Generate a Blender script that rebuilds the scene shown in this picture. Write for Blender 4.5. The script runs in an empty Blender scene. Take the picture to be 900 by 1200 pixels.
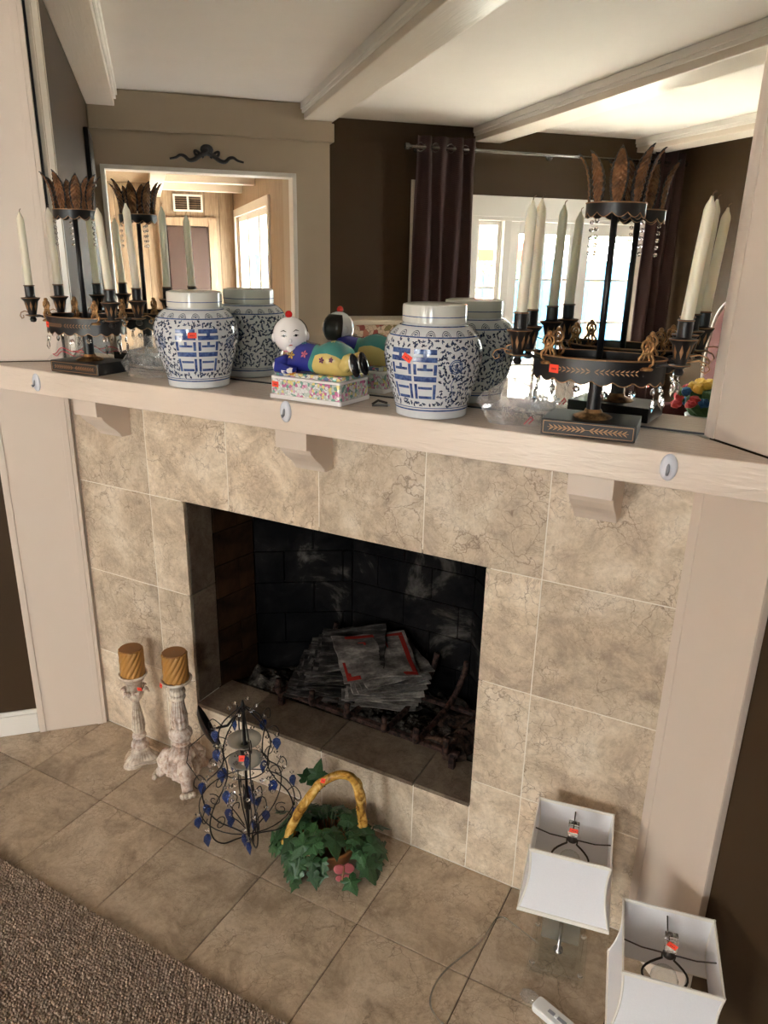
import bpy, bmesh, math, random
from mathutils import Vector, Matrix, Euler
PI = math.pi
random.seed(7)
S = bpy.context.scene
COL = S.collection

# ------------------------------------------------------------------ camera
CAM = (1.9392, -1.5633, 1.6048)
cd = bpy.data.cameras.new('camera'); cam = bpy.data.objects.new('camera', cd); COL.objects.link(cam)
yaw, pitch, roll = 0.4877, 0.3322, 0.0208
fwd = Vector((-math.sin(yaw)*math.cos(pitch), math.cos(yaw)*math.cos(pitch), -math.sin(pitch)))
rgt0 = Vector((math.cos(yaw), math.sin(yaw), 0)); up0 = rgt0.cross(fwd)
rgt = math.cos(roll)*rgt0 + math.sin(roll)*up0; upv = -math.sin(roll)*rgt0 + math.cos(roll)*up0
m = Matrix((rgt, upv, -fwd)).transposed().to_4x4(); m.translation = Vector(CAM); cam.matrix_world = m
cd.sensor_fit = 'HORIZONTAL'; cd.sensor_width = 36; cd.lens = 36*873.3/900; cd.clip_start = .02
S.camera = cam

# ------------------------------------------------------------------ world, sun, exposure
w = bpy.data.worlds.new('sky'); S.world = w; w.use_nodes = True
bg = w.node_tree.nodes['Background']; bg.inputs[0].default_value = (1, .982, .965, 1); bg.inputs[1].default_value = 9.0
K = Vector((.915, .915, 0)); RZ = math.radians(225)          # room frame: s along the left wall, t along the right wall
E1 = Vector((-1, -1, 0))/2**.5; E2 = Vector((1, -1, 0))/2**.5
def RW(s, t, z=0): return K + E1*s + E2*t + Vector((0, 0, z))
sd = bpy.data.lights.new('sun', 'SUN'); sd.energy = 7; sd.angle = .02; sd.color = (1, .93, .82)
sun = bpy.data.objects.new('sun', sd); COL.objects.link(sun)
sun.rotation_euler = (E1*.75 + E2*.25 + Vector((0, 0, -1.1))).to_track_quat('-Z', 'Y').to_euler()
def portal(name, s, t, z, ws, wz, direction):
    d = bpy.data.lights.new(name, 'AREA'); d.shape = 'RECTANGLE'; d.size = ws; d.size_y = wz; d.cycles.is_portal = True
    o = bpy.data.objects.new(name, d); COL.objects.link(o); o.location = RW(s, t, z)
    o.rotation_euler = direction.to_track_quat('-Z', 'Y').to_euler()
portal('portal_doors', 4.33, 3.3, 1.0, 1.7, 2.0, -E1)
portal('portal_side_window', 6.7, 1.42, 1.2, 2.6, 2.0, -E2)
portal('portal_added_window', 2.675, 4.40, 1.6, .6, .95, -E2)  # sky portal of the added fill window
S.view_settings.view_transform = 'Standard'; S.view_settings.look = 'None'; S.view_settings.gamma = 1
S.view_settings.use_curve_mapping = False
S.view_settings.exposure = 2.52
S.cycles.use_denoising = True
S.cycles.max_bounces = 14; S.cycles.diffuse_bounces = 6; S.cycles.transparent_max_bounces = 24; S.cycles.glossy_bounces = 6
S.cycles.sample_clamp_indirect = 6

# ------------------------------------------------------------------ materials
def srgb(r, g, b):
    f = lambda c: (c/255/12.92) if c/255 <= .04045 else ((c/255+.055)/1.055)**2.4
    return (f(r), f(g), f(b), 1)
MATS = {}
class NT:
    def __init__(self, name):
        self.m = bpy.data.materials.new(name); self.m.use_nodes = True; MATS[name] = self.m
        self.t = self.m.node_tree; self.b = self.t.nodes['Principled BSDF']; self.out = self.t.nodes['Material Output']
    def n(self, typ, **kw):
        x = self.t.nodes.new(typ)
        for k, v in kw.items():
            if k.startswith('i_'): x.inputs[k[2:].replace('_', ' ')].default_value = v
            elif k.startswith('n_'): x.inputs[int(k[2:])].default_value = v
            else: setattr(x, k, v)
        return x
    def l(self, a, b): self.t.links.new(a, b)
    def set(self, **kw):
        for k, v in kw.items(): self.b.inputs[k.replace('_', ' ')].default_value = v
    def ramp(self, fac, stops, interp='LINEAR'):
        r = self.n('ShaderNodeValToRGB'); r.color_ramp.interpolation = interp
        el = r.color_ramp.elements
        while len(el) < len(stops): el.new(.5)
        for e, (p, c) in zip(el, stops): e.position = p; e.color = c if len(c) == 4 else (*c, 1)
        self.l(fac, r.inputs[0]); return r.outputs[0]
    def coord(self, rand=False, scale=(1, 1, 1), which='Object'):
        tc = self.n('ShaderNodeTexCoord'); mp = self.n('ShaderNodeMapping'); mp.inputs['Scale'].default_value = scale
        self.l(tc.outputs[which], mp.inputs[0])
        if rand:
            oi = self.n('ShaderNodeObjectInfo'); mu = self.n('ShaderNodeVectorMath', operation='MULTIPLY')
            cb = self.n('ShaderNodeCombineXYZ'); 
            for k in range(3): self.l(oi.outputs['Random'], cb.inputs[k])
            mu.inputs[1].default_value = (37, 91, 53); self.l(cb.outputs[0], mu.inputs[0]); self.l(mu.outputs[0], mp.inputs['Location'])
            self.rand = oi.outputs['Random']
        return mp.outputs[0]
    def noise(self, vec, scale, detail=4, rough=.6, dist=0):
        x = self.n('ShaderNodeTexNoise', i_Scale=scale, i_Detail=detail, i_Roughness=rough, i_Distortion=dist); self.l(vec, x.inputs['Vector']); return x.outputs[0]
    def mix(self, a, b, fac, mode='MIX'):
        x = self.n('ShaderNodeMix', data_type='RGBA', blend_type=mode)
        for sock, v in ((x.inputs[6], a), (x.inputs[7], b), (x.inputs[0], fac)):
            if hasattr(v, 'is_linked'): self.l(v, sock)
            else: sock.default_value = v
        return x.outputs[2]
    def bump(self, h, strength=.3, dist=.002):
        x = self.n('ShaderNodeBump', i_Strength=strength, i_Distance=dist); self.l(h, x.inputs['Height']); self.l(x.outputs[0], self.b.inputs['Normal']); return x
    def base(self, c):
        if hasattr(c, 'is_linked'): self.l(c, self.b.inputs['Base Color'])
        else: self.b.inputs['Base Color'].default_value = c

def plain(name, col, rough=.5, metal=0, **kw):
    t = NT(name); t.base(col); t.set(Roughness=rough, Metallic=metal, **kw); return t.m
def stone(name, c1, c2, c3, vein, rough):
    t = NT(name); v = t.coord(True)
    a = t.noise(v, 8, 12, .74, .5); b = t.noise(v, 75, 8, .78, .4); d = t.noise(v, 9, 14, .74, .9)
    col = t.ramp(a, [(.37, c1), (.5, c2), (.62, c3)])
    col = t.mix(col, t.ramp(b, [(.32, (.5, .45, .40)), (.54, (1, 1, 1))]), .42, 'MULTIPLY')
    rid = t.n('ShaderNodeMath', operation='SUBTRACT'); t.l(d, rid.inputs[0]); rid.inputs[1].default_value = .5
    ab = t.n('ShaderNodeMath', operation='ABSOLUTE'); t.l(rid.outputs[0], ab.inputs[0])
    vm = t.ramp(ab.outputs[0], [(0, (1, 1, 1)), (.011, (0, 0, 0))])
    mk = t.ramp(t.noise(v, 6, 2), [(.45, (0, 0, 0)), (.62, (1, 1, 1))])
    mm = t.n('ShaderNodeMath', operation='MULTIPLY'); t.l(vm, mm.inputs[0]); t.l(mk, mm.inputs[1])
    ml = t.n('ShaderNodeMath', operation='MULTIPLY'); t.l(mm.outputs[0], ml.inputs[0]); ml.inputs[1].default_value = .6
    col = t.mix(col, vein, ml.outputs[0])
    wn_ = t.n('ShaderNodeTexNoise', i_Scale=14.0, i_Detail=6.0); t.l(v, wn_.inputs['Vector'])
    vm2 = t.n('ShaderNodeVectorMath', operation='SCALE'); t.l(wn_.outputs['Color'], vm2.inputs[0]); vm2.inputs['Scale'].default_value = .11
    va = t.n('ShaderNodeVectorMath', operation='ADD'); t.l(v, va.inputs[0]); t.l(vm2.outputs[0], va.inputs[1])
    for sc_, w_, mlo, str_ in ((17, .026, .47, .75), (42, .04, .45, .5)):
        vo = t.n('ShaderNodeTexVoronoi', i_Scale=sc_, feature='DISTANCE_TO_EDGE'); t.l(va.outputs[0], vo.inputs['Vector'])
        ln = t.ramp(vo.outputs['Distance'], [(0, (1, 1, 1)), (w_, (0, 0, 0))]); mk2 = t.ramp(t.noise(v, sc_*.35, 4, .6), [(mlo, (0, 0, 0)), (mlo+.12, (str_, str_, str_))])
        mm2 = t.n('ShaderNodeMath', operation='MULTIPLY'); t.l(ln, mm2.inputs[0]); t.l(mk2, mm2.inputs[1]); col = t.mix(col, vein, mm2.outputs[0])
    hs = t.n('ShaderNodeHueSaturation'); t.l(col, hs.inputs['Color'])
    mr = t.n('ShaderNodeMapRange', n_3=.86, n_4=1.12); t.l(t.rand, mr.inputs[0]); t.l(mr.outputs[0], hs.inputs['Value'])
    t.base(hs.outputs[0]); t.set(Roughness=rough); t.bump(b, .25, .0015); return t.m
def paint(name, col, rough=.45, grain=0, gscale=(3, 60, 60)):
    t = NT(name); v = t.coord(scale=gscale if grain else (1, 1, 1)); a = t.noise(t.coord(), 3, 3)
    dk = tuple(x*.9 for x in col[:3])+(1,)
    t.base(t.mix(col, dk, a)); t.set(Roughness=rough)
    if grain: t.bump(t.noise(v, 1.0, 3, .5, 1.2), grain, .003)
    else: t.bump(t.noise(v, 220, 2), .08, .001)
    return t.m
CREAM = srgb(224, 208, 194)
stone('wall_stone', srgb(180, 161, 141), srgb(212, 193, 169), srgb(232, 217, 197), srgb(124, 99, 80), .36)
stone('hearth_stone', srgb(156, 138, 117), srgb(187, 168, 145), srgb(205, 188, 166), srgb(106, 87, 70), .34)
stone('shaded_stone', srgb(96, 83, 71), srgb(118, 103, 88), srgb(132, 117, 101), srgb(70, 57, 46), .4)  # darkened copy of the tile stone: shade of jambs and sill put into the colour
plain('grout_light', srgb(238, 230, 218), .9); plain('grout_dark', srgb(82, 64, 46), .9)
paint('cream_paint', CREAM, .42); paint('mantel_paint', srgb(232, 215, 200), .24, .55, (14, 90, 90))
paint('white_paint', srgb(236, 232, 226), .4); paint('ceiling_paint', srgb(222, 214, 206), .75)
paint('beam_paint', srgb(226, 214, 200), .3, .45, (4, 50, 50))
paint('brown_paint', srgb(68, 51, 33), .6); paint('hall_paint', srgb(184, 168, 148), .6)
plain('mirror_silver', (.80, .83, .80, 1), .0, 1); plain('black_edge', (.012, .012, .013, 1), .4)
t = NT('carpet_yarn'); v = t.coord(); n1 = t.noise(v, 260, 3, .7); n2 = t.noise(v, 30, 4)
t.base(t.mix(t.ramp(n1, [(.32, srgb(108, 90, 76)), (.5, srgb(168, 147, 130)), (.68, srgb(214, 196, 178))]), t.ramp(n2, [(.3, (.7, .7, .7)), (.7, (1, 1, 1))]), .6, 'MULTIPLY')); t.set(Roughness=.95)
t.bump(t.noise(v, 420, 3), .6, .003)
t = NT('soot_brick'); v = t.coord(which='Object'); tc = t.n('ShaderNodeNewGeometry'); sx = t.n('ShaderNodeSeparateXYZ'); t.l(tc.outputs['Position'], sx.inputs[0])
n1 = t.noise(tc.outputs['Position'], 5, 6, .65, .8); n2 = t.noise(tc.outputs['Position'], 40, 5)
t.base(t.mix(t.ramp(n1, [(.44, srgb(9, 9, 11)), (.6, srgb(26, 24, 24)), (.74, srgb(96, 90, 84))]), t.ramp(n2, [(.35, (.5, .5, .5)), (.65, (1, 1, 1))]), .7, 'MULTIPLY')); t.set(Roughness=.9); t.bump(n2, .4, .003)
t = NT('rusty_brick'); n1 = t.noise(t.coord(), 9, 6); t.base(t.ramp(n1, [(.35, srgb(30, 20, 14)), (.65, srgb(64, 42, 27))])); t.set(Roughness=.85)
plain('soot_mortar', srgb(58, 54, 53), .95); plain('soot_black', srgb(22, 20, 20), .95)
t = NT('ash'); n1 = t.noise(t.coord(), 30, 6, .7); t.base(t.ramp(n1, [(.35, srgb(30, 27, 25)), (.55, srgb(72, 66, 60)), (.7, srgb(120, 112, 104))])); t.set(Roughness=.98); t.bump(n1, .8, .01)
t = NT('rusty_iron'); n1 = t.noise(t.coord(), 60, 4); t.base(t.ramp(n1, [(.4, srgb(38, 31, 30)), (.65, srgb(84, 62, 54))])); t.set(Roughness=.8, Metallic=.3)
t = NT('charred_log'); n1 = t.noise(t.coord(), 25, 6, .7); t.base(t.ramp(n1, [(.4, srgb(26, 22, 21)), (.6, srgb(78, 60, 50)), (.75, srgb(128, 112, 100))])); t.set(Roughness=.95); t.bump(n1, .8, .01)
def paper(name, c1, c2, c3, scale):
    t = NT(name); v = t.coord(True, scale); n1 = t.noise(v, 10, 5, .6); n2 = t.noise(v, 90, 2)
    t.base(t.mix(t.ramp(n1, [(.35, c1), (.52, c2), (.66, c3)]), t.ramp(n2, [(.42, (.6, .6, .6)), (.55, (1, 1, 1))]), .6, 'MULTIPLY')); t.set(Roughness=.9)
paper('burnt_paper', srgb(20, 18, 18), srgb(46, 42, 40), srgb(92, 87, 83), (1, 4, 1))
paper('newsprint', srgb(66, 62, 59), srgb(108, 102, 97), srgb(150, 143, 136), (1, 2, 1))
paper('red_newsprint', srgb(120, 112, 106), srgb(150, 60, 50), srgb(190, 180, 172), (2, 1, 1))
plain('red_print', srgb(128, 36, 30), .8)
t = NT('black_tole'); n1 = t.noise(t.coord(), 30, 4); t.base(t.ramp(n1, [(.3, srgb(16, 15, 17)), (.7, srgb(32, 29, 29))])); t.set(Roughness=.36)
t = NT('gilt'); n1 = t.noise(t.coord(), 70, 3); t.base(t.ramp(n1, [(.35, srgb(96, 66, 38)), (.65, srgb(196, 148, 96))])); t.set(Roughness=.45, Metallic=.55)
t = NT('bronze_leaf'); v = t.coord(); n1 = t.noise(v, 40, 3); t.base(t.ramp(n1, [(.3, srgb(64, 40, 23)), (.7, srgb(146, 100, 60))])); t.set(Roughness=.5, Metallic=.35)
plain('gold_line', srgb(158, 118, 82), .5, .3)
t = NT('taper_wax'); t.base(srgb(238, 230, 208)); t.set(Roughness=.38); t.b.inputs['Subsurface Weight'].default_value = .25; t.b.inputs['Subsurface Radius'].default_value = (.01, .008, .005); t.b.inputs['Subsurface Scale'].default_value = .6
plain('wick', srgb(120, 96, 76), .9)
t = NT('caramel_wax'); n1 = t.noise(t.coord(), 25, 3); t.base(t.mix(srgb(190, 140, 74), srgb(168, 116, 56), n1)); t.set(Roughness=.42)
plain('caramel_top', srgb(140, 92, 42), .5)
t = NT('white_glaze'); n1 = t.noise(t.coord(), 20, 3); t.base(t.mix(srgb(226, 228, 230), srgb(204, 208, 214), n1)); t.set(Roughness=.12)
t = NT('cobalt'); n1 = t.noise(t.coord(), 90, 4); t.base(t.ramp(n1, [(.35, srgb(40, 60, 116)), (.7, srgb(98, 122, 172))])); t.set(Roughness=.15)
t = NT('ink_blue'); n1 = t.noise(t.coord(), 120, 2); t.base(t.ramp(n1, [(.4, srgb(34, 42, 66)), (.7, srgb(76, 92, 130))])); t.set(Roughness=.15)
plain('lid_glaze', srgb(214, 212, 204), .15)
def enamel(name, stops, scale):
    t = NT(name); v = t.coord(); x = t.n('ShaderNodeTexVoronoi', i_Scale=scale, i_Randomness=1.0); t.l(v, x.inputs['Vector'])
    sp = t.n('ShaderNodeSeparateColor'); t.l(x.outputs['Color'], sp.inputs[0])
    c = t.ramp(sp.outputs[0], stops, 'CONSTANT'); 
    y = t.n('ShaderNodeTexVoronoi', i_Scale=scale, feature='DISTANCE_TO_EDGE'); t.l(v, y.inputs['Vector'])
    t.base(t.mix(srgb(52, 46, 66), c, t.ramp(y.outputs['Distance'], [(.012, (.35, .35, .35)), (.035, (1, 1, 1))]))); t.set(Roughness=.14)
enamel('enamel_flowers', [(0, srgb(226, 226, 226)), (.4, srgb(196, 206, 200)), (.55, srgb(222, 170, 196)), (.66, srgb(232, 218, 150)), (.78, srgb(128, 172, 160)), (.88, srgb(206, 120, 166))], 150)
enamel('enamel_rug', [(0, srgb(218, 220, 216)), (.3, srgb(120, 176, 160)), (.5, srgb(216, 140, 176)), (.65, srgb(228, 214, 150)), (.8, srgb(110, 130, 180))], 90)
plain('jacket_blue', srgb(44, 52, 142), .12); plain('hem_teal', srgb(66, 140, 136), .12); plain('trouser_yellow', srgb(214, 190, 116), .12)
plain('figure_skin', srgb(240, 236, 236), .1); plain('figure_black', srgb(16, 15, 18), .15); plain('pompon_red', srgb(196, 30, 30), .2)
plain('lip_red', srgb(190, 70, 60), .2); plain('flower_pink', srgb(214, 130, 160), .2); plain('flower_yellow', srgb(232, 205, 120), .2); plain('flower_orange', srgb(230, 160, 50), .2); plain('flower_purple', srgb(120, 60, 120), .2)
plain('sticker_red', srgb(250, 74, 48), .6); plain('sticker_ink', srgb(150, 30, 24), .6)
def glassy(name, col, rough=0.0, ior=1.5):
    t = NT(name); t.base(col); t.set(Roughness=rough, IOR=ior); t.b.inputs['Transmission Weight'].default_value = 1; return t.m
def clear(name, col, refl=.12, haze=0, hcol=(1, 1, 1, 1)):
    t = NT(name); t.t.nodes.remove(t.b)
    tr = t.n('ShaderNodeBsdfTransparent'); tr.inputs[0].default_value = col
    gl = t.n('ShaderNodeBsdfGlossy'); gl.inputs['Roughness'].default_value = .06
    lw = t.n('ShaderNodeLayerWeight', n_0=.5); pw_ = t.n('ShaderNodeMath', operation='POWER'); t.l(lw.outputs['Facing'], pw_.inputs[0]); pw_.inputs[1].default_value = 4.0
    ad = t.n('ShaderNodeMath', operation='MULTIPLY_ADD'); t.l(pw_.outputs[0], ad.inputs[0]); ad.inputs[1].default_value = .8; ad.inputs[2].default_value = refl+.03
    mx = t.n('ShaderNodeMixShader'); t.l(ad.outputs[0], mx.inputs[0]); t.l(tr.outputs[0], mx.inputs[1]); t.l(gl.outputs[0], mx.inputs[2])
    last = mx
    if haze:
        df = t.n('ShaderNodeBsdfTranslucent'); df.inputs[0].default_value = hcol; d2 = t.n('ShaderNodeBsdfDiffuse'); d2.inputs[0].default_value = hcol
        m2 = t.n('ShaderNodeMixShader', n_0=.6); t.l(df.outputs[0], m2.inputs[1]); t.l(d2.outputs[0], m2.inputs[2])
        m3 = t.n('ShaderNodeMixShader', n_0=haze); t.l(mx.outputs[0], m3.inputs[1]); t.l(m2.outputs[0], m3.inputs[2]); last = m3
    t.l(last.outputs[0], t.out.inputs[0]); return t.m
glassy('crystal', (.98, .98, 1, 1)); clear('blue_glass', (.34, .46, .80, 1), .08, .3, srgb(74, 104, 176))
clear('window_glass', (.96, .98, .97, 1), .02); clear('plastic_film', (.985, .985, .985, 1), .05, .07); clear('acrylic', (.985, .995, .99, 1), .05); clear('clear_cord', (.8, .8, .78, 1), .05, .25, (.6, .58, .52, 1))
clear('crumpled_film', (.98, .97, .97, 1), .10, .16, (.95, .93, .95, 1)); clear('frosted_glass', (.9, .9, .88, 1), .02, .45, (.62, .6, .56, 1))
plain('zip_red', srgb(206, 60, 76), .5); plain('steel', srgb(150, 148, 146), .25, 1); plain('dull_iron', srgb(70, 62, 58), .4, .8); plain('black_iron', srgb(30, 26, 25), .45, .6)
plain('white_plastic', srgb(236, 236, 236), .35); plain('pearl_plastic', srgb(214, 216, 226), .25); plain('cool_grey', srgb(150, 152, 160), .4)  # the cool grey serves hook prongs, clip tab and dimmer slot
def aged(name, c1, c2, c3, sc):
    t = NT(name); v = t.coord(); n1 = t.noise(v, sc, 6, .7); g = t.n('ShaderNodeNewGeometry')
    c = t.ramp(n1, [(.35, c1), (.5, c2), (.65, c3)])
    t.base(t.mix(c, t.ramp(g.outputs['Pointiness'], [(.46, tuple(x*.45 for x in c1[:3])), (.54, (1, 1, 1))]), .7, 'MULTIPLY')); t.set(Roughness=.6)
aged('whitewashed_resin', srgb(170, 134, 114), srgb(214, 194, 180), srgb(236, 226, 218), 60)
aged('whitewashed_pale', srgb(178, 154, 136), srgb(220, 204, 186), srgb(238, 228, 214), 50)
t = NT('shade_linen'); v = t.coord(); n1 = t.noise(v, 300, 2)
t.base(t.mix(srgb(248, 248, 252), srgb(238, 238, 244), n1)); t.set(Roughness=.85); t.bump(n1, .15, .0006)
tl = t.n('ShaderNodeBsdfTranslucent'); tl.inputs[0].default_value = (.85, .84, .82, 1); mx = t.n('ShaderNodeMixShader', n_0=.14); t.l(t.b.outputs[0], mx.inputs[1]); t.l(tl.outputs[0], mx.inputs[2]); t.l(mx.outputs[0], t.out.inputs[0])
plain('shade_trim', srgb(240, 236, 228), .7); plain('shade_lining', srgb(222, 214, 202), .8)
t = NT('ivy_leaf'); v = t.coord(True); n1 = t.noise(v, 30, 4); g = t.ramp(n1, [(.3, srgb(28, 56, 32)), (.6, srgb(58, 98, 56)), (.8, srgb(108, 134, 84))])
hs = t.n('ShaderNodeHueSaturation'); t.l(g, hs.inputs['Color']); mr = t.n('ShaderNodeMapRange', n_3=.55, n_4=1.25); t.l(t.rand, mr.inputs[0]); t.l(mr.outputs[0], hs.inputs['Value']); t.base(hs.outputs[0]); t.set(Roughness=.42)
plain('stem_green', srgb(62, 76, 44), .6)
t = NT('ceramic_branch'); v = t.coord(scale=(1, 1, 1)); n1 = t.noise(v, 28, 5, .6, 1.5); t.base(t.ramp(n1, [(.35, srgb(124, 84, 34)), (.52, srgb(196, 148, 66)), (.68, srgb(226, 190, 112))])); t.set(Roughness=.2)
plain('basket_brown', srgb(132, 84, 44), .4); plain('butterfly_pink', srgb(170, 88, 92), .3)
t = NT('pickled_wood'); v = t.coord(scale=(12, 12, 1.2)); n1 = t.noise(v, 3, 4, .6, 1); t.base(t.ramp(n1, [(.3, srgb(140, 118, 96)), (.6, srgb(164, 142, 118)), (.8, srgb(184, 164, 142))])); t.set(Roughness=.5)
t = NT('curtain_cloth'); v = t.coord(); ck = t.n('ShaderNodeTexChecker', i_Scale=160); t.l(v, ck.inputs[0]); ck.inputs[1].default_value = srgb(62, 46, 48); ck.inputs[2].default_value = srgb(78, 60, 58); t.base(ck.outputs[0]); t.set(Roughness=.6)
plain('curtain_lining', srgb(210, 204, 196), .8); plain('dark_door', srgb(70, 52, 46), .5)
plain('mauve_cloth', srgb(92, 58, 55), .8); plain('white_piping', srgb(230, 224, 218), .6); plain('dark_wood', srgb(52, 34, 26), .4)
plain('bloom_yellow', srgb(226, 186, 70), .7); plain('bloom_red', srgb(200, 62, 66), .7); plain('bloom_blue', srgb(40, 96, 150), .7); plain('bloom_leaf', srgb(70, 110, 66), .7)
plain('chest_cream', srgb(214, 202, 184), .45); enamel('chest_flowers', [(0, srgb(222, 200, 176)), (.6, srgb(190, 130, 110)), (.75, srgb(160, 90, 84)), (.88, srgb(150, 140, 100))], 34)
plain('patio_stone', srgb(226, 218, 206), .8); plain('fence_board', srgb(24, 84, 120), .7); plain('palm_green', srgb(60, 92, 12), .6); plain('palm_trunk', srgb(134, 112, 86), .9); plain('parasol_orange', srgb(150, 34, 6), .8)
plain('picture_dark', srgb(48, 40, 34), .5); plain('house_stucco', srgb(214, 204, 190), .9)
M = MATS
for k_ in ('soot_brick', 'soot_mortar', 'rusty_brick', 'ash', 'charred_log', 'burnt_paper', 'newsprint', 'red_print', 'mauve_cloth', 'shaded_stone', 'carpet_yarn', 'curtain_cloth', 'rusty_iron'):
    MATS[k_].node_tree.nodes['Principled BSDF'].inputs['Specular IOR Level'].default_value = .08
MATS['brown_paint'].node_tree.nodes['Principled BSDF'].inputs['Specular IOR Level'].default_value = .25

# ------------------------------------------------------------------ mesh helpers
class MB:
    def __init__(self): self.v = []; self.f = []; self.mi = []; self.cur = 0
    def add(self, vs, fs):
        o = len(self.v); self.v += [tuple(p) for p in vs]; self.f += [tuple(i+o for i in f) for f in fs]; self.mi += [self.cur]*len(fs); return self
    def box(self, x0, x1, y0, y1, z0, z1):
        return self.add([(x0,y0,z0),(x1,y0,z0),(x1,y1,z0),(x0,y1,z0),(x0,y0,z1),(x1,y0,z1),(x1,y1,z1),(x0,y1,z1)],
                        [(0,3,2,1),(4,5,6,7),(0,1,5,4),(1,2,6,5),(2,3,7,6),(3,0,4,7)])
    def prism(self, poly, z0, z1, axis='z'):
        n = len(poly); mp = {'z': lambda a,b,c:(a,b,c), 'x': lambda a,b,c:(c,a,b), 'y': lambda a,b,c:(a,c,b)}[axis]
        vs = [mp(a,b,z0) for a,b in poly]+[mp(a,b,z1) for a,b in poly]
        fs = [tuple(reversed(range(n))), tuple(range(n,2*n))]+[(i,(i+1)%n,(i+1)%n+n,i+n) for i in range(n)]
        return self.add(vs, fs)
    def lathe(self, prof, n=24, c=(0,0,0), rf=None, cap=True):
        vs = []; fs = []
        for j, (r, z) in enumerate(prof):
            for i in range(n):
                a = 2*PI*i/n; k = rf(a, z, j/(len(prof)-1)) if rf else 1
                vs.append((c[0]+r*k*math.cos(a), c[1]+r*k*math.sin(a), c[2]+z))
        for j in range(len(prof)-1):
            for i in range(n):
                a, b = j*n+i, j*n+(i+1)%n; fs.append((a, b, b+n, a+n))
        if cap:
            fs.append(tuple(reversed(range(n)))); fs.append(tuple(range((len(prof)-1)*n, len(prof)*n)))
        return self.add(vs, fs)
    def tube(self, pts, r, n=8, closed=False):
        P = [Vector(p) for p in pts]; L = len(P); rs = r if isinstance(r, (list, tuple)) else [r]*L
        vs = []; fs = []; up = None
        for i in range(L):
            a = P[i-1] if (i or closed) else P[0]; b = P[(i+1)%L] if (i < L-1 or closed) else P[-1]
            d = (b-a).normalized() if (b-a).length > 1e-9 else Vector((0,0,1))
            if up is None: up = d.orthogonal().normalized()
            up = (up-d*up.dot(d)); up = up.normalized() if up.length > 1e-6 else d.orthogonal().normalized()
            q = d.cross(up)
            for k in range(n):
                t = 2*PI*k/n; vs.append(P[i]+(up*math.cos(t)+q*math.sin(t))*rs[i])
        R = L if closed else L-1
        for i in range(R):
            for k in range(n):
                a, b = i*n+k, i*n+(k+1)%n; j = ((i+1)%L)*n; fs.append((a, b, j+(k+1)%n, j+k))
        if not closed: fs.append(tuple(reversed(range(n)))); fs.append(tuple(range((L-1)*n, L*n)))
        return self.add(vs, fs)
    def ball(self, c, r, n=12, sc=(1,1,1), jit=0):
        m_ = max(4, n//2); prof = []
        vs = [(c[0], c[1], c[2]-r*sc[2])]; fs = []
        for j in range(1, m_):
            t = -PI/2+PI*j/m_
            for i in range(n):
                a = 2*PI*i/n; k = 1+random.uniform(-jit, jit)
                vs.append((c[0]+r*sc[0]*k*math.cos(t)*math.cos(a), c[1]+r*sc[1]*k*math.cos(t)*math.sin(a), c[2]+r*sc[2]*k*math.sin(t)))
        vs.append((c[0], c[1], c[2]+r*sc[2]))
        for i in range(n): fs.append((0, 1+(i+1)%n, 1+i))
        for j in range(m_-2):
            for i in range(n):
                a, b = 1+j*n+i, 1+j*n+(i+1)%n; fs.append((a, b, b+n, a+n))
        l = len(vs)-1; o = 1+(m_-2)*n
        for i in range(n): fs.append((o+i, o+(i+1)%n, l))
        return self.add(vs, fs)
    def grid(self, fn, nu, nv, closed=False):
        vs = [fn(i/nu, j/nv) for j in range(nv+1) for i in range(nu+1)]
        fs = [(j*(nu+1)+i, j*(nu+1)+i+1, (j+1)*(nu+1)+i+1, (j+1)*(nu+1)+i) for j in range(nv) for i in range(nu)]
        return self.add(vs, fs)
    def mesh(self, name, mat, smooth=False):
        me = bpy.data.meshes.new(name); me.from_pydata(self.v, [], self.f)
        for x in (mat if isinstance(mat, (list, tuple)) else [mat]): me.materials.append(M[x])
        if any(self.mi): me.polygons.foreach_set('material_index', self.mi)
        if smooth: me.polygons.foreach_set('use_smooth', [True]*len(me.polygons))
        me.update(); return me
    def build(self, name, mat, parent=None, smooth=False, loc=None, rot=None, bevel=0, solid=0, auto=False, sub=0):
        o = bpy.data.objects.new(name, self.mesh(name, mat, smooth or auto)); COL.objects.link(o); o.parent = parent
        if loc is not None: o.location = loc
        if rot is not None: o.rotation_euler = rot
        if solid: x = o.modifiers.new('thickness', 'SOLIDIFY'); x.thickness = solid; x.offset = 0
        if bevel: x = o.modifiers.new('bevel', 'BEVEL'); x.width = bevel; x.segments = 2; x.limit_method = 'ANGLE'
        if sub: x = o.modifiers.new('sub', 'SUBSURF'); x.levels = sub; x.render_levels = sub
        if auto and not smooth:
            o.data.set_sharp_from_angle(angle=math.radians(35))
        return o
def place(name, mesh, parent=None, loc=(0,0,0), rot=(0,0,0), scale=(1,1,1)):
    o = bpy.data.objects.new(name, mesh); COL.objects.link(o); o.parent = parent; o.location = loc; o.rotation_euler = rot; o.scale = scale; return o
def tag(o, label=None, cat=None, group=None, kind=None):
    if label: o['label'] = label
    if cat: o['category'] = cat
    if group: o['group'] = group
    if kind: o['kind'] = kind
    return o
def thing(name, label, cat, loc=(0,0,0), rz=0, group=None):
    o = bpy.data.objects.new(name, None); COL.objects.link(o); o.location = loc; o.rotation_euler = (0,0,rz); o.empty_display_size = .05
    return tag(o, label, cat, group)
def struct(o, label=None): return tag(o, label, None, None, 'structure')
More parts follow.
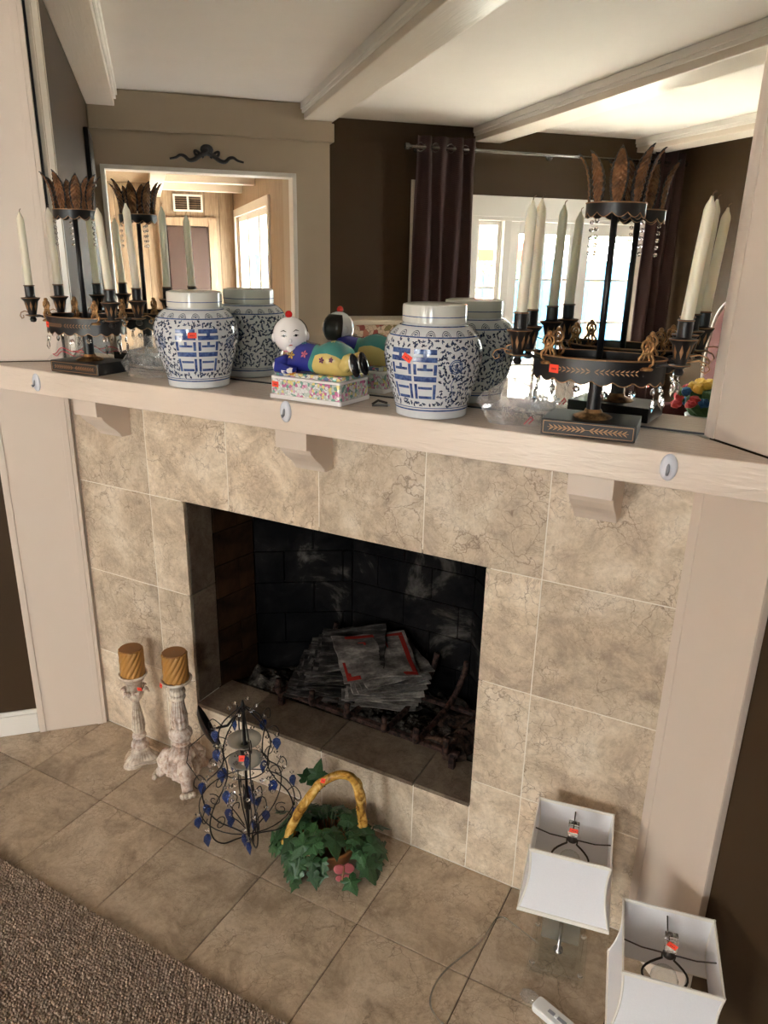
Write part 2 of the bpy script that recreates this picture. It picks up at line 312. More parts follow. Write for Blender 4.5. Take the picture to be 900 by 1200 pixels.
def arc(c, r, a0, a1, n, plane='xz'):
    out = []
    for i in range(n+1):
        a = a0+(a1-a0)*i/n; u, v = r*math.cos(a), r*math.sin(a)
        out.append((c[0]+u, c[1], c[2]+v) if plane == 'xz' else (c[0]+u, c[1]+v, c[2]))
    return out
def clip(poly, a, b, c):            # keep a*x+b*y<=c
    out = []
    for i in range(len(poly)):
        p, q_ = poly[i], poly[(i+1)%len(poly)]; fp, fq = a*p[0]+b*p[1]-c, a*q_[0]+b*q_[1]-c
        if fp <= 0: out.append(p)
        if fp*fq < 0: k = fp/(fp-fq); out.append((p[0]+(q_[0]-p[0])*k, p[1]+(q_[1]-p[1])*k))
    return out
def sticker(parent, loc, rot, sx=.011, sz=.008):
    b = MB(); b.box(-sx, sx, -.0004, .0004, -sz, sz); b.cur = 1
    for k in (-.45, -.1, .3): b.box(sx*k, sx*(k+.22), -.0007, -.0003, -sz*.25, sz*.15)
    o = b.build('price_sticker', ['sticker_red', 'sticker_ink'], parent, loc=loc, rot=rot); o['label'] = 'red orange price sticker'; return o

# ================================================================== STRUCTURE
T = .305; XA, XB, ZO, ZS = .439, 1.3876, .904, .216
ZR = [0, .293, .598, .904, 1.2165]; W6 = 6*T; CEIL = 2.46
fw = MB()
for a, b, c, d in ((0, XA-.012, -.08, 1.2), (XB+.012, W6, -.08, 1.2), (XA-.012, XB+.012, ZO+.012, 1.2), (0, W6, 1.2, CEIL), (XA-.012, XB+.012, -.08, ZS-.013)):
    fw.box(a, b, .0011, .12, c, d)
wall_fire = struct(fw.build('wall_fireplace', 'grout_light'), 'chimney breast faced with beige stone tiles under the mantel')
def tile(name, mat, x0, x1, y0, y1, z0, z1, parent, bev=.0012): 
    cx, cy, cz = (x0+x1)/2, (y0+y1)/2, (z0+z1)/2
    b = MB(); b.box(x0-cx, x1-cx, y0-cy, y1-cy, z0-cz, z1-cz); return b.build(name, mat, parent, loc=(cx, cy, cz), bevel=bev)
g = .0013
def wtile(x0, x1, z0, z1): tile('tile', 'wall_stone', x0+g, x1-g, 0, .010, z0+g, z1-g, wall_fire)
for j in range(3):
    for x0, x1 in ((.003, T), (T, XA), (XB, 5*T), (5*T, W6)): wtile(x0, x1, ZR[j], ZR[j+1])
for i in range(6): wtile(max(.003, i*T), (i+1)*T, ZR[3], ZR[4])
for x0, x1 in ((XA, 2*T), (2*T, 3*T), (3*T, 4*T), (4*T, XB)):
    wtile(x0, x1, 0, ZS-.012)
    tile('sill_tile', 'shaded_stone', x0+g, x1-g, -.001, .165, ZS-.012, ZS, wall_fire)
for z0, z1 in ((ZS, .598), (.598, ZO)):
    tile('jamb_tile', 'shaded_stone', XA-.011, XA, .0115, .118, z0+g, z1-g, wall_fire)
    tile('jamb_tile', 'shaded_stone', XB, XB+.011, .0115, .118, z0+g, z1-g, wall_fire)
for x0, x1 in ((XA, 2*T), (2*T, 3*T), (3*T, 4*T), (4*T, XB)): tile('lintel_tile', 'soot_brick', x0+g, x1-g, .0115, .118, ZO, ZO+.011, wall_fire)

# firebox
FP = [(.439, .12), (.463, .29), (.74, .475), (1.19, .475), (1.366, .29), (1.3876, .12)]
fb = MB()
for i in range(5):
    p, q_ = Vector((*FP[i], 0)), Vector((*FP[i+1], 0)); d = (q_-p).normalized(); n = Vector((-d.y, d.x, 0))
    a, b, c, e = p+n*.013, q_+n*.013, q_+n*.05+d*.05, p+n*.05-d*.05
    fb.prism([(v.x, v.y) for v in (a, b, c, e)], .15, 1.2)
fb.box(.34, 1.48, .121, .56, 1.2, 1.24); fb.box(.34, 1.48, .121, .56, .12, .19)
wall_box = struct(fb.build('wall_firebox', 'soot_mortar'), 'sooty firebrick lining inside the fireplace opening')
BR = {}
for i in range(5):
    p, q_ = Vector((*FP[i], 0)), Vector((*FP[i+1], 0)); d = (q_-p).normalized(); n = Vector((-d.y, d.x, 0)); L = (q_-p).length
    ang = math.atan2(d.y, d.x)
    for r in range(9):
        z0 = .19+r*.115; x = -(.1 if r % 2 else 0)
        while x < L-.004:
            x0, x1 = max(x, .001), min(x+.2, L-.001); x += .2
            if x1-x0 < .012: continue
            key = (round(x1-x0, 3), i == 0)
            if key not in BR:
                b = MB(); l = key[0]/2-.002; b.prism([(-l, 0), (l, 0), (l, .014), (-l, .014)], -.0555, .0555); BR[key] = b.mesh('brick', 'rusty_brick' if key[1] else 'soot_brick')
            c = p+d*((x0+x1)/2)+Vector((0, 0, z0+.0575)) - n*random.uniform(0, .003)
            place('brick', BR[key], wall_box, c, (0, 0, ang))

# floor, hearth tiles, carpet
room_poly = [(0, 0), (1.83, 0)] + [tuple(RW(s, t)[:2]) for s, t in ((0, 4.25), (4.21, 4.25), (4.21, 1.4), (3.82, 1.4), (3.82, 0))]
b = MB(); b.prism(list(reversed([(x, y) for x, y in room_poly])), -.08, -.004); floor = struct(b.build('floor', 'grout_dark'), 'stone tiled hearth floor in front of the fireplace')
for i in range(-4, 10):
    for y1, y0 in ((0, -.308), (-.308, -.612)):
        x0, x1 = i*T, (i+1)*T
        poly = [(x0+.0012, y0+.0012), (x1-.0012, y0+.0012), (x1-.0012, y1-.0012), (x0+.0012, y1-.0012)]
        poly = clip(clip(poly, -1, 1, -.002), 1, 1, 1.828)
        if len(poly) < 3: continue
        cx = sum(p[0] for p in poly)/len(poly); cy = sum(p[1] for p in poly)/len(poly)
        if abs(max(p[0] for p in poly)-min(p[0] for p in poly)) < .02: continue
        bb = MB(); bb.prism([(x-cx, y-cy) for x, y in poly], -.008, 0); bb.build('tile', 'hearth_stone', floor, loc=(cx, cy, 0), bevel=.0015)
cp = clip(list(reversed(room_poly)), 0, 1, -.614)
b = MB(); b.prism(cp, -.004, .006); carpet = struct(b.build('floor_carpet', 'carpet_yarn'), 'grey brown looped carpet meeting the stone hearth')
lv, lf = [], []
rows = 0; y = -.616
seam = lambda yy: .937-(yy+.612)*.86
while y > -1.15:
    x = -.62-(-.6-y)*0 + (rows % 2)*.004
    while x < 1.95:
        if x > y+.06 and x+y < 1.75:
            px, py = x+random.uniform(-.0016, .0016), y+random.uniform(-.0016, .0016)
            if abs(px-seam(py)) > .004:
                h = random.uniform(.010, .0155); rx, ry = random.uniform(.0034, .0052), random.uniform(.0028, .0042); an = random.uniform(-.9, .9); ca, sa = math.cos(an), math.sin(an); o = len(lv)
                for zz, k in ((.004, 1.0), (h*.75, .95)):
                    for q_ in range(5):
                        a = q_*2*PI/5; u, vv = rx*k*math.cos(a), ry*k*math.sin(a); lv.append((px+u*ca-vv*sa, py+u*sa+vv*ca, zz))
                lv.append((px, py, h))
                for q_ in range(5):
                    lf.append((o+q_, o+(q_+1)%5, o+5+(q_+1)%5, o+5+q_)); lf.append((o+5+q_, o+5+(q_+1)%5, o+10))
        x += .0085
    y -= .0068; rows += 1
b = MB(); b.v = lv; b.f = lf; b.mi = [0]*len(lf); tag(b.build('carpet_pile', 'carpet_yarn', carpet, smooth=True), 'looped grey brown carpet pile', kind='stuff')

# walls, in the room frame (s, t, z)
def rbox(name, mat, boxes, parent=None, bevel=0, sname=True):
    b = MB()
    for bx in boxes: b.box(*bx)
    o = b.build(name, mat, parent, bevel=bevel)
    if parent is None: o.location = K; o.rotation_euler = (0, 0, RZ)
    return o
struct(rbox('wall_left', 'brown_paint', [(1.2, 3.82, -.1, 0, -.08, CEIL)]), 'dark brown painted wall beside the left pier')
struct(rbox('wall_right', 'brown_paint', [(-.1, 0, 1.2, 4.35, -.08, CEIL)]), 'dark brown painted wall beside the right pier')
struct(rbox('wall_back', 'brown_paint', [(0, 2.4, 4.25, 4.35, -.08, CEIL), (2.95, 4.33, 4.25, 4.35, -.08, CEIL), (2.4, 2.95, 4.25, 4.35, -.08, 1.15), (2.4, 2.95, 4.25, 4.35, 2.05, CEIL)]), 'dark brown wall past the right curtain seen in the mirror')
DT0, DT1, DZ = 2.56, 4.10, 1.995
struct(rbox('wall_far', 'brown_paint', [(4.21, 4.33, 1.40, DT0, -.08, CEIL), (4.21, 4.33, DT1, 4.25, -.08, CEIL), (4.21, 4.33, DT0, DT1, DZ, CEIL)]), 'dark brown wall around the french doors seen in the mirror')
struct(rbox('wall_opening', 'hall_paint', [(3.82, 3.94, 0, .04, -.08, CEIL), (3.82, 4.33, 1.185, 1.40, -.08, CEIL), (3.82, 3.94, .04, 1.185, 2.07, CEIL)]), 'beige wall with the wide opening seen in the mirror')
struct(rbox('trim_1', 'hall_paint', [(3.795, 3.82, .0, 1.41, 2.255, CEIL), (3.795, 4.2, 1.40, 1.425, 2.255, 2.36)], bevel=.006), 'beige header moulding above the wide opening')
struct(rbox('trim_2', 'white_paint', [(3.805, 3.95, .04, .065, 0, 2.07), (3.805, 3.95, 1.16, 1.185, 0, 2.07), (3.805, 3.95, .04, 1.185, 2.045, 2.07)], bevel=.003), 'white casing of the wide opening')
struct(rbox('ceiling', 'ceiling_paint', [(-.1, 4.35, -.1, 4.35, CEIL, CEIL+.1)]), 'off white painted ceiling between the beams')
for k, (t0, t1) in enumerate(((-.0, .15), (1.235, 1.42), (2.535, 2.73), (3.85, 4.05))):
    s1 = 3.79 if k < 1 else (3.9 if k == 1 else 4.205)
    s0 = .02 if k > 1 else (1.32 if k == 0 else .02)
    bm = tag(rbox('ceiling_beam', 'beam_paint', [(s0, s1, t0, t1, 2.37, CEIL)], bevel=.004), ('white painted ceiling beam along the top of the left wall', 'white painted ceiling beam ending at the beige header', 'white painted ceiling beam above the left curtain end', 'white painted ceiling beam above the right curtain')[k], 'beam', 'ceiling beams')
    rbox('beam_moulding', 'white_paint', [(s0, s1, t0-.02 if k else t1, t0 if k else t1+.02, 2.425, CEIL), (s0, s1, t0-.012 if k else t1, t0 if k else t1+.012, 2.405, 2.425)], bm, .003)
# piers and baseboards
def pier(name, side, label):
    b = MB(); s0 = 1.296; s1 = 1.516
    def bx(a0, a1, d0, d1, z0, z1): b.box(a0, a1, d0, d1, z0, z1) if side == 'l' else b.box(d0, d1, a0, a1, z0, z1)
    for z0, z1 in ((.001, 1.2135), (1.2845, CEIL-.001)): bx(s0, s1, .001, .018, z0, z1)
    o = b.build(name, 'cream_paint', None, bevel=.002); o.location = K; o.rotation_euler = (0, 0, RZ); struct(o, label)
    b = MB()
    def b2(a0, a1, d0, d1, z0, z1): b.box(a0, a1, d0, d1, z0, z1) if side == 'l' else b.box(d0, d1, a0, a1, z0, z1)
    for z0, z1 in ((.001, 1.2135), (1.2845, CEIL-.001)):
        b2(s0+.012, s0+.03, .018, .0205, z0, z1); b2(s1-.02, s1, .018, .0205, z0, z1)
    b.build('edge_bead', 'cream_paint', o, bevel=.001)
pier('trim_3', 'l', 'cream painted pier board at the left end of the mantel'); pier('trim_4', 'r', 'cream painted pier board at the right end of the mantel')
struct(rbox('baseboard_left', 'white_paint', [(1.518, 3.80, .001, .014, .001, .075), (1.518, 3.80, .001, .009, .075, .09)], bevel=.002), 'white baseboard along the brown left wall')
struct(rbox('baseboard_right', 'white_paint', [(.001, .014, 1.518, 4.24, .001, .075), (.001, .009, 1.518, 4.24, .075, .09)], bevel=.002), 'white baseboard along the brown right wall')
# caulk strips at the tile edges
b = MB(); b.box(-.004, .003, -.003, .003, .001, 1.2135); b.box(W6-.004, W6+.004, -.003, .003, .001, 1.2135); struct(b.build('trim_5', 'white_paint'), 'thin white caulk bead beside the stone tiles')

# ------------------------------------------------------------------ mantel and mirror
ZT = 1.283; YF = -.183
mantel = thing('mantel_shelf', 'long cream painted wooden mantel shelf on three corbels above the fireplace', 'mantel', (0, 0, 1.215))
b = MB(); b.prism([(-.155, YF), (1.985, YF), (1.80, -.0005), (.03, -.0005)], 0, ZT-1.215); b.build('shelf', 'mantel_paint', mantel, bevel=.003)
prof = [(0, 0), (-.12, 0), (-.12, -.06), (-.104, -.062), (-.096, -.075), (-.078, -.092), (-.056, -.108), (-.042, -.122), (-.036, -.132), (0, -.132)]
cm = MB().prism([(y, z) for y, z in prof], -.0455, .0455, 'x').mesh('corbel', 'cream_paint')
for cx in (.2065, .9145, 1.6355): 
    o = place('corbel', cm, mantel, (cx, -.0005, 0)); x = o.modifiers.new('bevel', 'BEVEL'); x.width = .0015; x.segments = 2
mir = thing('mantel_mirror', 'wall mirror filling the recess above the mantel shelf', 'mirror', (W6/2, 0, ZT))
b = MB(); b.box(-W6/2+.006, W6/2-.006, -.0015, .003, .004, CEIL-ZT-.003); b.build('glass', 'mirror_silver', mir)
b = MB(); b.box(-W6/2+.002, -W6/2+.006, -.004, .003, .001, CEIL-ZT-.003); b.box(W6/2-.006, W6/2-.002, -.004, .003, .001, CEIL-ZT-.003); b.box(-W6/2+.006, W6/2-.006, -.004, .003, .0005, .004); b.build('edge_strip', 'black_edge', mir)

# ------------------------------------------------------------------ french doors, curtains (seen in the mirror)
def framed(name, parent, mat, s, t0, t1, z0, z1, st, cols, rows_, label=None):
    """frame with stiles, rails, muntins and single panes"""
    bxs = [(s, s+.045, t0, t0+st, z0, z1), (s, s+.045, t1-st, t1, z0, z1), (s, s+.045, t0+st, t1-st, z0, z0+st*1.6), (s, s+.045, t0+st, t1-st, z1-st, z1)]
    b = MB()
    for x in bxs: b.box(*x)
    o = b.build(name, mat, parent, bevel=.003)
    ti0, ti1, zi0, zi1 = t0+st, t1-st, z0+st*1.6, z1-st; mu = .018
    pw = (ti1-ti0)/cols; ph = (zi1-zi0)/rows_
    b = MB()
    for c in range(1, cols): b.box(s+.006, s+.039, ti0+c*pw-mu/2, ti0+c*pw+mu/2, zi0, zi1)
    for r in range(1, rows_): b.box(s+.008, s+.037, ti0, ti1, zi0+r*ph-mu/2, zi0+r*ph+mu/2)
    if b.v: b.build('muntin', mat, o)
    for c in range(cols):
        for r in range(rows_):
            b = MB(); b.box(-.002, .002, -pw/2+mu/2, pw/2-mu/2, -ph/2+mu/2, ph/2-mu/2)
            b.build('pane', 'window_glass', o, loc=(s+.0225, ti0+(c+.5)*pw, zi0+(r+.5)*ph))
    return o
dr = bpy.data.objects.new('door_1', None); COL.objects.link(dr); dr.location = K; dr.rotation_euler = (0, 0, RZ); struct(dr, 'white french doors with glass panes seen in the mirror')
b = MB()
for bx in ((4.19, 4.34, DT0, DT0+.03, 0, DZ), (4.19, 4.34, DT1-.03, DT1, 0, DZ), (4.19, 4.34, DT0, DT1, 1.86, DZ), (4.19, 4.3, 2.80, 2.86, 0, 1.86), (4.185, 4.205, DT0-.09, DT0+.01, 0, DZ+.02), (4.185, 4.205, DT1-.01, DT1+.09, 0, DZ+.02), (4.18, 4.205, DT0-.1, DT1+.1, 1.885, DZ+.03)): b.box(*bx)
b.build('door_frame', 'white_paint', dr, bevel=.003)
framed('side_light', dr, 'white_paint', 4.24, 2.592, 2.798, .01, 1.858, .03, 1, 4)
l1 = framed('door_leaf', dr, 'white_paint', 4.24, 2.862, 3.46, .01, 1.858, .085, 2, 5)
l2 = framed('door_leaf', dr, 'white_paint', 4.24, 3.464, 4.068, .01, 1.858, .085, 2, 5)
for z in (.25, .95, 1.66):
    for par, t in ((l1, 3.452), (l2, 3.475)): 
        if t < 3.46: b = MB(); b.box(4.225, 4.24, t-.012, t+.012, z-.045, z+.045); b.build('hinge', 'dull_iron', par, bevel=.002)
b = MB(); b.tube([(4.24, 3.52, 1.0), (4.20, 3.52, 1.0), (4.195, 3.53, 1.0), (4.195, 3.62, 1.0)], .009); b.build('door_handle', 'steel', l2)
rod = thing('curtain_rod', 'brushed steel curtain rod above the french doors', 'curtain rod', RW(4.09, 3.1, 2.30), RZ)
b = MB(); b.tube([(0, -1.08, 0), (0, 1.08, 0)], .011, 12); b.build('pole', 'steel', rod, smooth=True)
for s_ in (-1, 1):
    b = MB(); b.tube([(0, s_*1.08, 0), (0, s_*1.095, 0), (0, s_*1.12, 0), (0, s_*1.125, 0)], [.014, .022, .022, .012], 12); b.build('finial', 'steel', rod)
for t in (-1.0, .02, 1.02):
    b = MB(); b.tube([(0, t, 0), (.06, t, 0), (.117, t, 0)], .007, 8); b.tube([(.1, t, 0), (.118, t, 0)], .025, 12); b.build('bracket', 'steel', rod)
def curtain(t0, t1, label, folds):
    c = thing('curtain', label, 'curtain', RW(4.09, (t0+t1)/2, .03), RZ, 'curtains at the french doors'); hw = (t1-t0)/2
    b = MB(); b.grid(lambda u, v: (.038*math.sin(u*folds*2*PI)*(.75+.25*(1-v))+.006*math.sin(9*u+5*v), -hw+2*hw*u+.01*math.sin(7*v+u*11), 2.34*v), 90, 10)
    b.build('panel', 'curtain_cloth', c, smooth=True, solid=.003)
    b = MB(); b.grid(lambda u, v: (.05+.012*math.sin(u*18), -hw-.012+.05*u, .02+2.05*v), 8, 4); b.build('lining_edge', 'curtain_lining', c, solid=.002)
    for k in range(folds*2):
        tt = -hw+2*hw*(k+.5)/(folds*2); b = MB(); b.tube([(0.0+.028*math.cos(a), 0, .028*math.sin(a)) for a in [2*PI*i/16 for i in range(16)]], .0035, 6, True)
        b.build('grommet', 'steel', c, loc=(0, tt, 2.27), rot=(0, 0, PI/2), smooth=True)
curtain(2.06, 2.50, 'dark plum curtain hanging beside the tall cream chest', 4)
curtain(3.93, 4.215, 'dark plum curtain hanging beside the room corner', 3)

# ------------------------------------------------------------------ wood panelled room beyond the opening
struct(rbox('wall_panelled', 'pickled_wood', [(3.94, 5.43, 1.25, 1.35, -.08, 2.3), (7.95, 8.2, 1.25, 1.35, -.08, 2.3), (5.43, 7.95, 1.25, 1.35, 1.98, 2.3), (5.43, 7.95, 1.25, 1.35, -.08, .5),
    (3.94, 8.2, -1.1, -1.0, -.08, 2.3), (3.94, 3.96, -1.0, 0.02, -.08, 2.3)]), 'pale wood panelled walls of the room beyond the opening')
wf = struct(rbox('wall_panelled_end', 'dark_door', [(8.115, 8.2, -1, 1.25, -.08, 2.3)]), 'pale plank end wall with a dark doorway beyond the opening')
x = -1.0
while x < 1.25:
    x1 = min(x+.16, 1.25); z0 = 1.90 if .44 < (x+x1)/2 < 1.0 else 0
    b = MB(); b.box(8.10, 8.116, x+.002, x1-.002, z0, 2.3); b.build('plank', 'pickled_wood', wf, bevel=.003); x += .16
struct(rbox('floor_panelled', 'pickled_wood', [(3.94, 8.2, -1, 1.25, -.08, 0)]), 'plain floor of the room beyond the opening')
struct(rbox('ceiling_panelled', 'pickled_wood', [(3.94, 8.2, -1.1, 1.35, 2.3, 2.4)]), 'plank ceiling of the room beyond the opening')
for k, s in enumerate((5.2, 6.2, 7.2)):
    tag(rbox('ceiling_beam', 'beam_paint', [(s, s+.12, .45, 1.245, 2.18, 2.298)], bevel=.003), ('pale ceiling beam just past the wide opening', 'pale ceiling beam midway along the panelled room', 'pale ceiling beam near the white air vent')[k], 'beam', 'beams in the panelled room')
tag(rbox('ceiling_beam', 'beam_paint', [(4.3, 8.09, .33, .45, 2.16, 2.298)], bevel=.003), 'pale long ceiling beam running towards the dark door', 'beam')
dd = bpy.data.objects.new('door_2', None); COL.objects.link(dd); dd.location = K; dd.rotation_euler = (0, 0, RZ); struct(dd, 'dark brown door in a pale wood frame at the end of the panelled room')
b = MB(); b.box(8.06, 8.099, .50, .94, .01, 1.86); b.build('door_panel', 'dark_door', dd, bevel=.004)
b = MB(); b.box(8.05, 8.099, .40, .49, .0, 1.96); b.box(8.05, 8.099, .95, 1.04, .0, 1.96); b.box(8.05, 8.099, .49, .95, 1.87, 1.96); b.build('door_frame', 'pickled_wood', dd, bevel=.004)
b = MB(); b.ball((8.04, .56, .95), .03, 10); b.build('door_knob', 'steel', dd, smooth=True)
vent = thing('air_vent', 'white louvred air vent on the pale end wall above the dark door', 'vent', RW(8.099, .74, 2.11), RZ)
b = MB()
for bx in ((-.02, 0, -.16, -.14, -.09, .09), (-.02, 0, .14, .16, -.09, .09), (-.02, 0, -.14, .14, -.09, -.07), (-.02, 0, -.14, .14, .07, .09), (-.02, 0, -.01, .01, -.07, .07)): b.box(*bx)
b.build('vent_frame', 'white_paint', vent)
for k in range(6): b = MB(); b.box(-.012, -.002, -.14, .14, -.006, .004); b.build('slat', 'dull_iron', vent, loc=(0, 0, -.058+k*.0235))
wn = bpy.data.objects.new('window_1', None); COL.objects.link(wn); wn.location = K+E2*1.25; wn.rotation_euler = (0, 0, RZ+PI/2); struct(wn, 'bright white framed window in the panelled room')
# local frame of window_1: x = t, y = -s
for s0, s1 in ((5.44, 6.27), (6.28, 7.10), (7.11, 7.94)): framed('sash', wn, 'white_paint', .03, -s1, -s0, .51, 1.97, .05, 1, 1)
b = MB(); 
for bx in ((-.02, 0, -8.02, -7.94, .43, 2.05), (-.02, 0, -5.44, -5.36, .43, 2.05), (-.02, 0, -7.94, -5.44, 1.97, 2.05), (-.02, 0, -7.94, -5.44, .43, .51)): b.box(*bx)
b.build('casing', 'white_paint', wn, bevel=.003)

w2 = bpy.data.objects.new('added_window', None); COL.objects.link(w2); w2.location = K+E2*4.25; w2.rotation_euler = (0, 0, RZ+PI/2); struct(w2, 'added white framed sash window in the brown wall')  # added window out of view, lets in fill light for the fireplace
for s0, s1 in ((2.41, 2.94),): framed('sash', w2, 'white_paint', .03, -s1, -s0, 1.16, 2.04, .04, 1, 2)
b = MB()
for bx in ((-.02, 0, -3.01, -2.94, 1.07, 2.11), (-.02, 0, -2.41, -2.34, 1.07, 2.11), (-.02, 0, -2.94, -2.41, 2.04, 2.11), (-.03, 0, -3.01, -2.34, 1.07, 1.15)): b.box(*bx)
b.build('casing', 'white_paint', w2, bevel=.003)
# ------------------------------------------------------------------ outdoors
struct(rbox('ground_patio', 'patio_stone', [(4.33, 14, 1.35, 14, -.2, -.05), (8.2, 14, -8, 1.35, -.2, -.05), (-8, 4.33, 4.35, 14, -.2, -.05)]), 'pale sunlit patio outside the french doors')
fence = thing('garden_fence', 'pale blue board fence at the end of the patio', 'fence', RW(10.6, 5.5, -.05), RZ)
fbm = MB().box(-.012, .012, -.088, .088, 0, 1.62).mesh('board', 'fence_board')
for k in range(46): place('board', fbm, fence, (0, -4.1+k*.182, 0))
for z in (.4, 1.3): b = MB(); b.box(.012, .05, -4.2, 4.2, z-.04, z+.04); b.build('rail', 'fence_board', fence)
def palm(s, t, h, label, n=16, L=.95):
    p = thing('palm', label, 'palm', RW(s, t, -.05), random.random()*6, 'palms behind the patio')
    b = MB(); b.tube([(0, 0, 0), (.02, .01, h*.5), (0, 0, h)], [.1, .08, .07], 10); b.build('trunk', 'palm_trunk', p, smooth=True)
    b = MB()
    for k in range(-11, 12):
        a = k/11*1.9; l = L*(1-.25*abs(k/11)); w_ = .016; dx, dy = math.sin(a), math.cos(a)
        b.add([(0, .5*L, 0), (dx*l*.45-dy*w_, .5*L+dy*l*.45+dx*w_, .02), (dx*l*.45+dy*w_, .5*L+dy*l*.45-dx*w_, .02), (dx*l*.75, .5*L+dy*l*.75, -.12)], [(0, 1, 2), (1, 3, 2)])
    b.tube([(0, 0, 0), (0, .5*L, 0)], .012, 5); fm = b.mesh('frond', 'palm_green')
    for k in range(n): place('frond', fm, p, (0, 0, h), (random.uniform(-.5, .8), 0, k*2.4))
palm(8.6, 4.5, 1.8, 'fan palm standing behind the orange parasol'); palm(9.0, 6.6, 2.1, 'taller fan palm beside the pale fence'); palm(8.8, 8.7, 1.7, 'fan palm farthest along the pale fence')
ps = thing('patio_parasol', 'orange scalloped patio parasol on a pole outside the doors', 'parasol', RW(6.4, 3.55, -.05), 0)
b = MB(); b.tube([(0, 0, 0), (0, 0, 2.0)], .02, 8); b.build('pole', 'white_plastic', ps)
b = MB(); b.lathe([(.62, 1.62), (.6, 1.72), (.3, 1.9), (.02, 2.02)], 16, cap=False); b.build('canopy', 'parasol_orange', ps)

# ================================================================== OBJECTS
# ------------------------------------------------------------------ candelabra
def ell(a, b, n, ph=0): return [(a*math.cos(ph+2*PI*i/n), b*math.sin(ph+2*PI*i/n)) for i in range(n)]
def gallery(a, b, z0, z1, scal, n=96, depth=.008):
    B = MB(); vs = []; fs = []
    for i in range(n):
        t = 2*PI*i/n; sc = abs(math.sin(t*scal/2)); c, s = math.cos(t), math.sin(t)
        for k, (ra, zz) in enumerate(((0, z0+depth*(1-sc)), (0, z1), (-.002, z1), (-.002, z0+depth*(1-sc)))):
            vs.append(((a+ra)*c, (b+ra)*s, zz))
    for i in range(n):
        j = (i+1)%n
        for k in range(4): fs.append((i*4+k, i*4+(k+1)%4, j*4+(k+1)%4, j*4+k))
    B.add(vs, [tuple(reversed(f)) for f in fs]); return B
def rim(a, b, z, r, n=72, dz=None):
    B = MB(); B.tube([(a*math.cos(2*PI*i/n), b*math.sin(2*PI*i/n), z+(dz(2*PI*i/n) if dz else 0)) for i in range(n)], r, 6, True); return B
def leafpair(B, x, z, y, s, dirx):
    for sg in (-1, 1):
        p = [(0, 0), (.004*dirx, .0032*sg), (.010*dirx, .0062*sg), (.0065*dirx, .0016*sg)]
        B.add([(x+a*s, y, z+c*s) for a, c in p], [(0, 1, 2, 3) if sg*dirx < 0 else (3, 2, 1, 0)])
FEA = None; CUP = None; DROP = None; FLOWERC = None; FIN = None; BEAD = None
def candelabrum_meshes():
    global FEA, CUP, DROP, FLOWERC, FIN, BEAD
    # feather leaf: bent outward, serrated, ribbed
    B = MB(); N = 22
    def pt(u, v, front):
        L = .105; wd = .0150*math.sin(PI*min(1, (v*.93+.07)))**.8*(1+.10*((int(v*44)) % 2)); w_ = (u*2-1)*wd
        out = .003+.024*v**2.6-(abs(u*2-1)*.004)
        rib = .0011*math.sin((v*60+abs(u*2-1)*9))
        return (w_, -out+(rib if front else 0), L*(v-.10*v**3))
    B.grid(lambda u, v: pt(u, v, True), 8, 44); B.mi = [1 if (i % 8 in (0, 7) or i//8 > 40) else 0 for i in range(len(B.f))]; FEA = B.mesh('feather_leaf', ['bronze_leaf', 'black_tole'])
    B = MB(); B.lathe([(.001, 0), (.007, .002), (.009, .008), (.006, .014), (.017, .018), (.018, .020), (.010, .021), (.012, .03), (.0175, .055), (.0235, .062), (.0238, .065), (.015, .066), (.0125, .068), (.0125, .094), (.0138, .095), (.0138, .098), (.0108, .098), (.0106, .085)], 20, cap=False)
    CUP = B.mesh('candle_cup', 'black_tole', True); CUP.set_sharp_from_angle(angle=math.radians(40))
    B = MB(); B.lathe([(.0005, -.026), (.0048, -.016), (.0035, -.004), (.001, 0)], 6); DROP = B.mesh('crystal_drop', 'crystal')
    B = MB(); B.lathe([(.002, -.002), (.0075, -.001), (.0075, .001), (.002, .002)], 16, rf=lambda a, z, v: 1-.16*abs(math.sin(a*4))); FLOWERC = B.mesh('crystal_flower', 'crystal')
    B = MB(); B.lathe([(.013, 0), (.014, .003), (.009, .006)], 14)
    for s in (-1, 1):
        B.tube([(s*.004, 0, .005), (s*.012, 0, .012), (s*.0125, 0, .02), (s*.007, 0, .027), (s*.006, 0, .034), (s*.010, 0, .041), (s*.0085, 0, .049), (s*.003, 0, .053)], .0028, 6)
        B.tube([(s*.002, 0, .006), (s*.005, 0, .018), (s*.002, 0, .03), (s*.004, 0, .042), (0, 0, .05)], .0022, 6)
    B.tube([(-.008, 0, .030), (.008, 0, .030)], .003, 6); B.ball((0, 0, .056), .0055, 8); B.ball((0, 0, .038), .0045, 8); FIN = B.mesh('gilt_finial', 'gilt', True)
    B = MB(); B.ball((0, 0, 0), .0042, 8); BEAD = B.mesh('crystal_bead', 'crystal')
candelabrum_meshes()
CUPS = [(-.145, -.048), (.145, -.048), (-.145, .048), (.145, .048)]
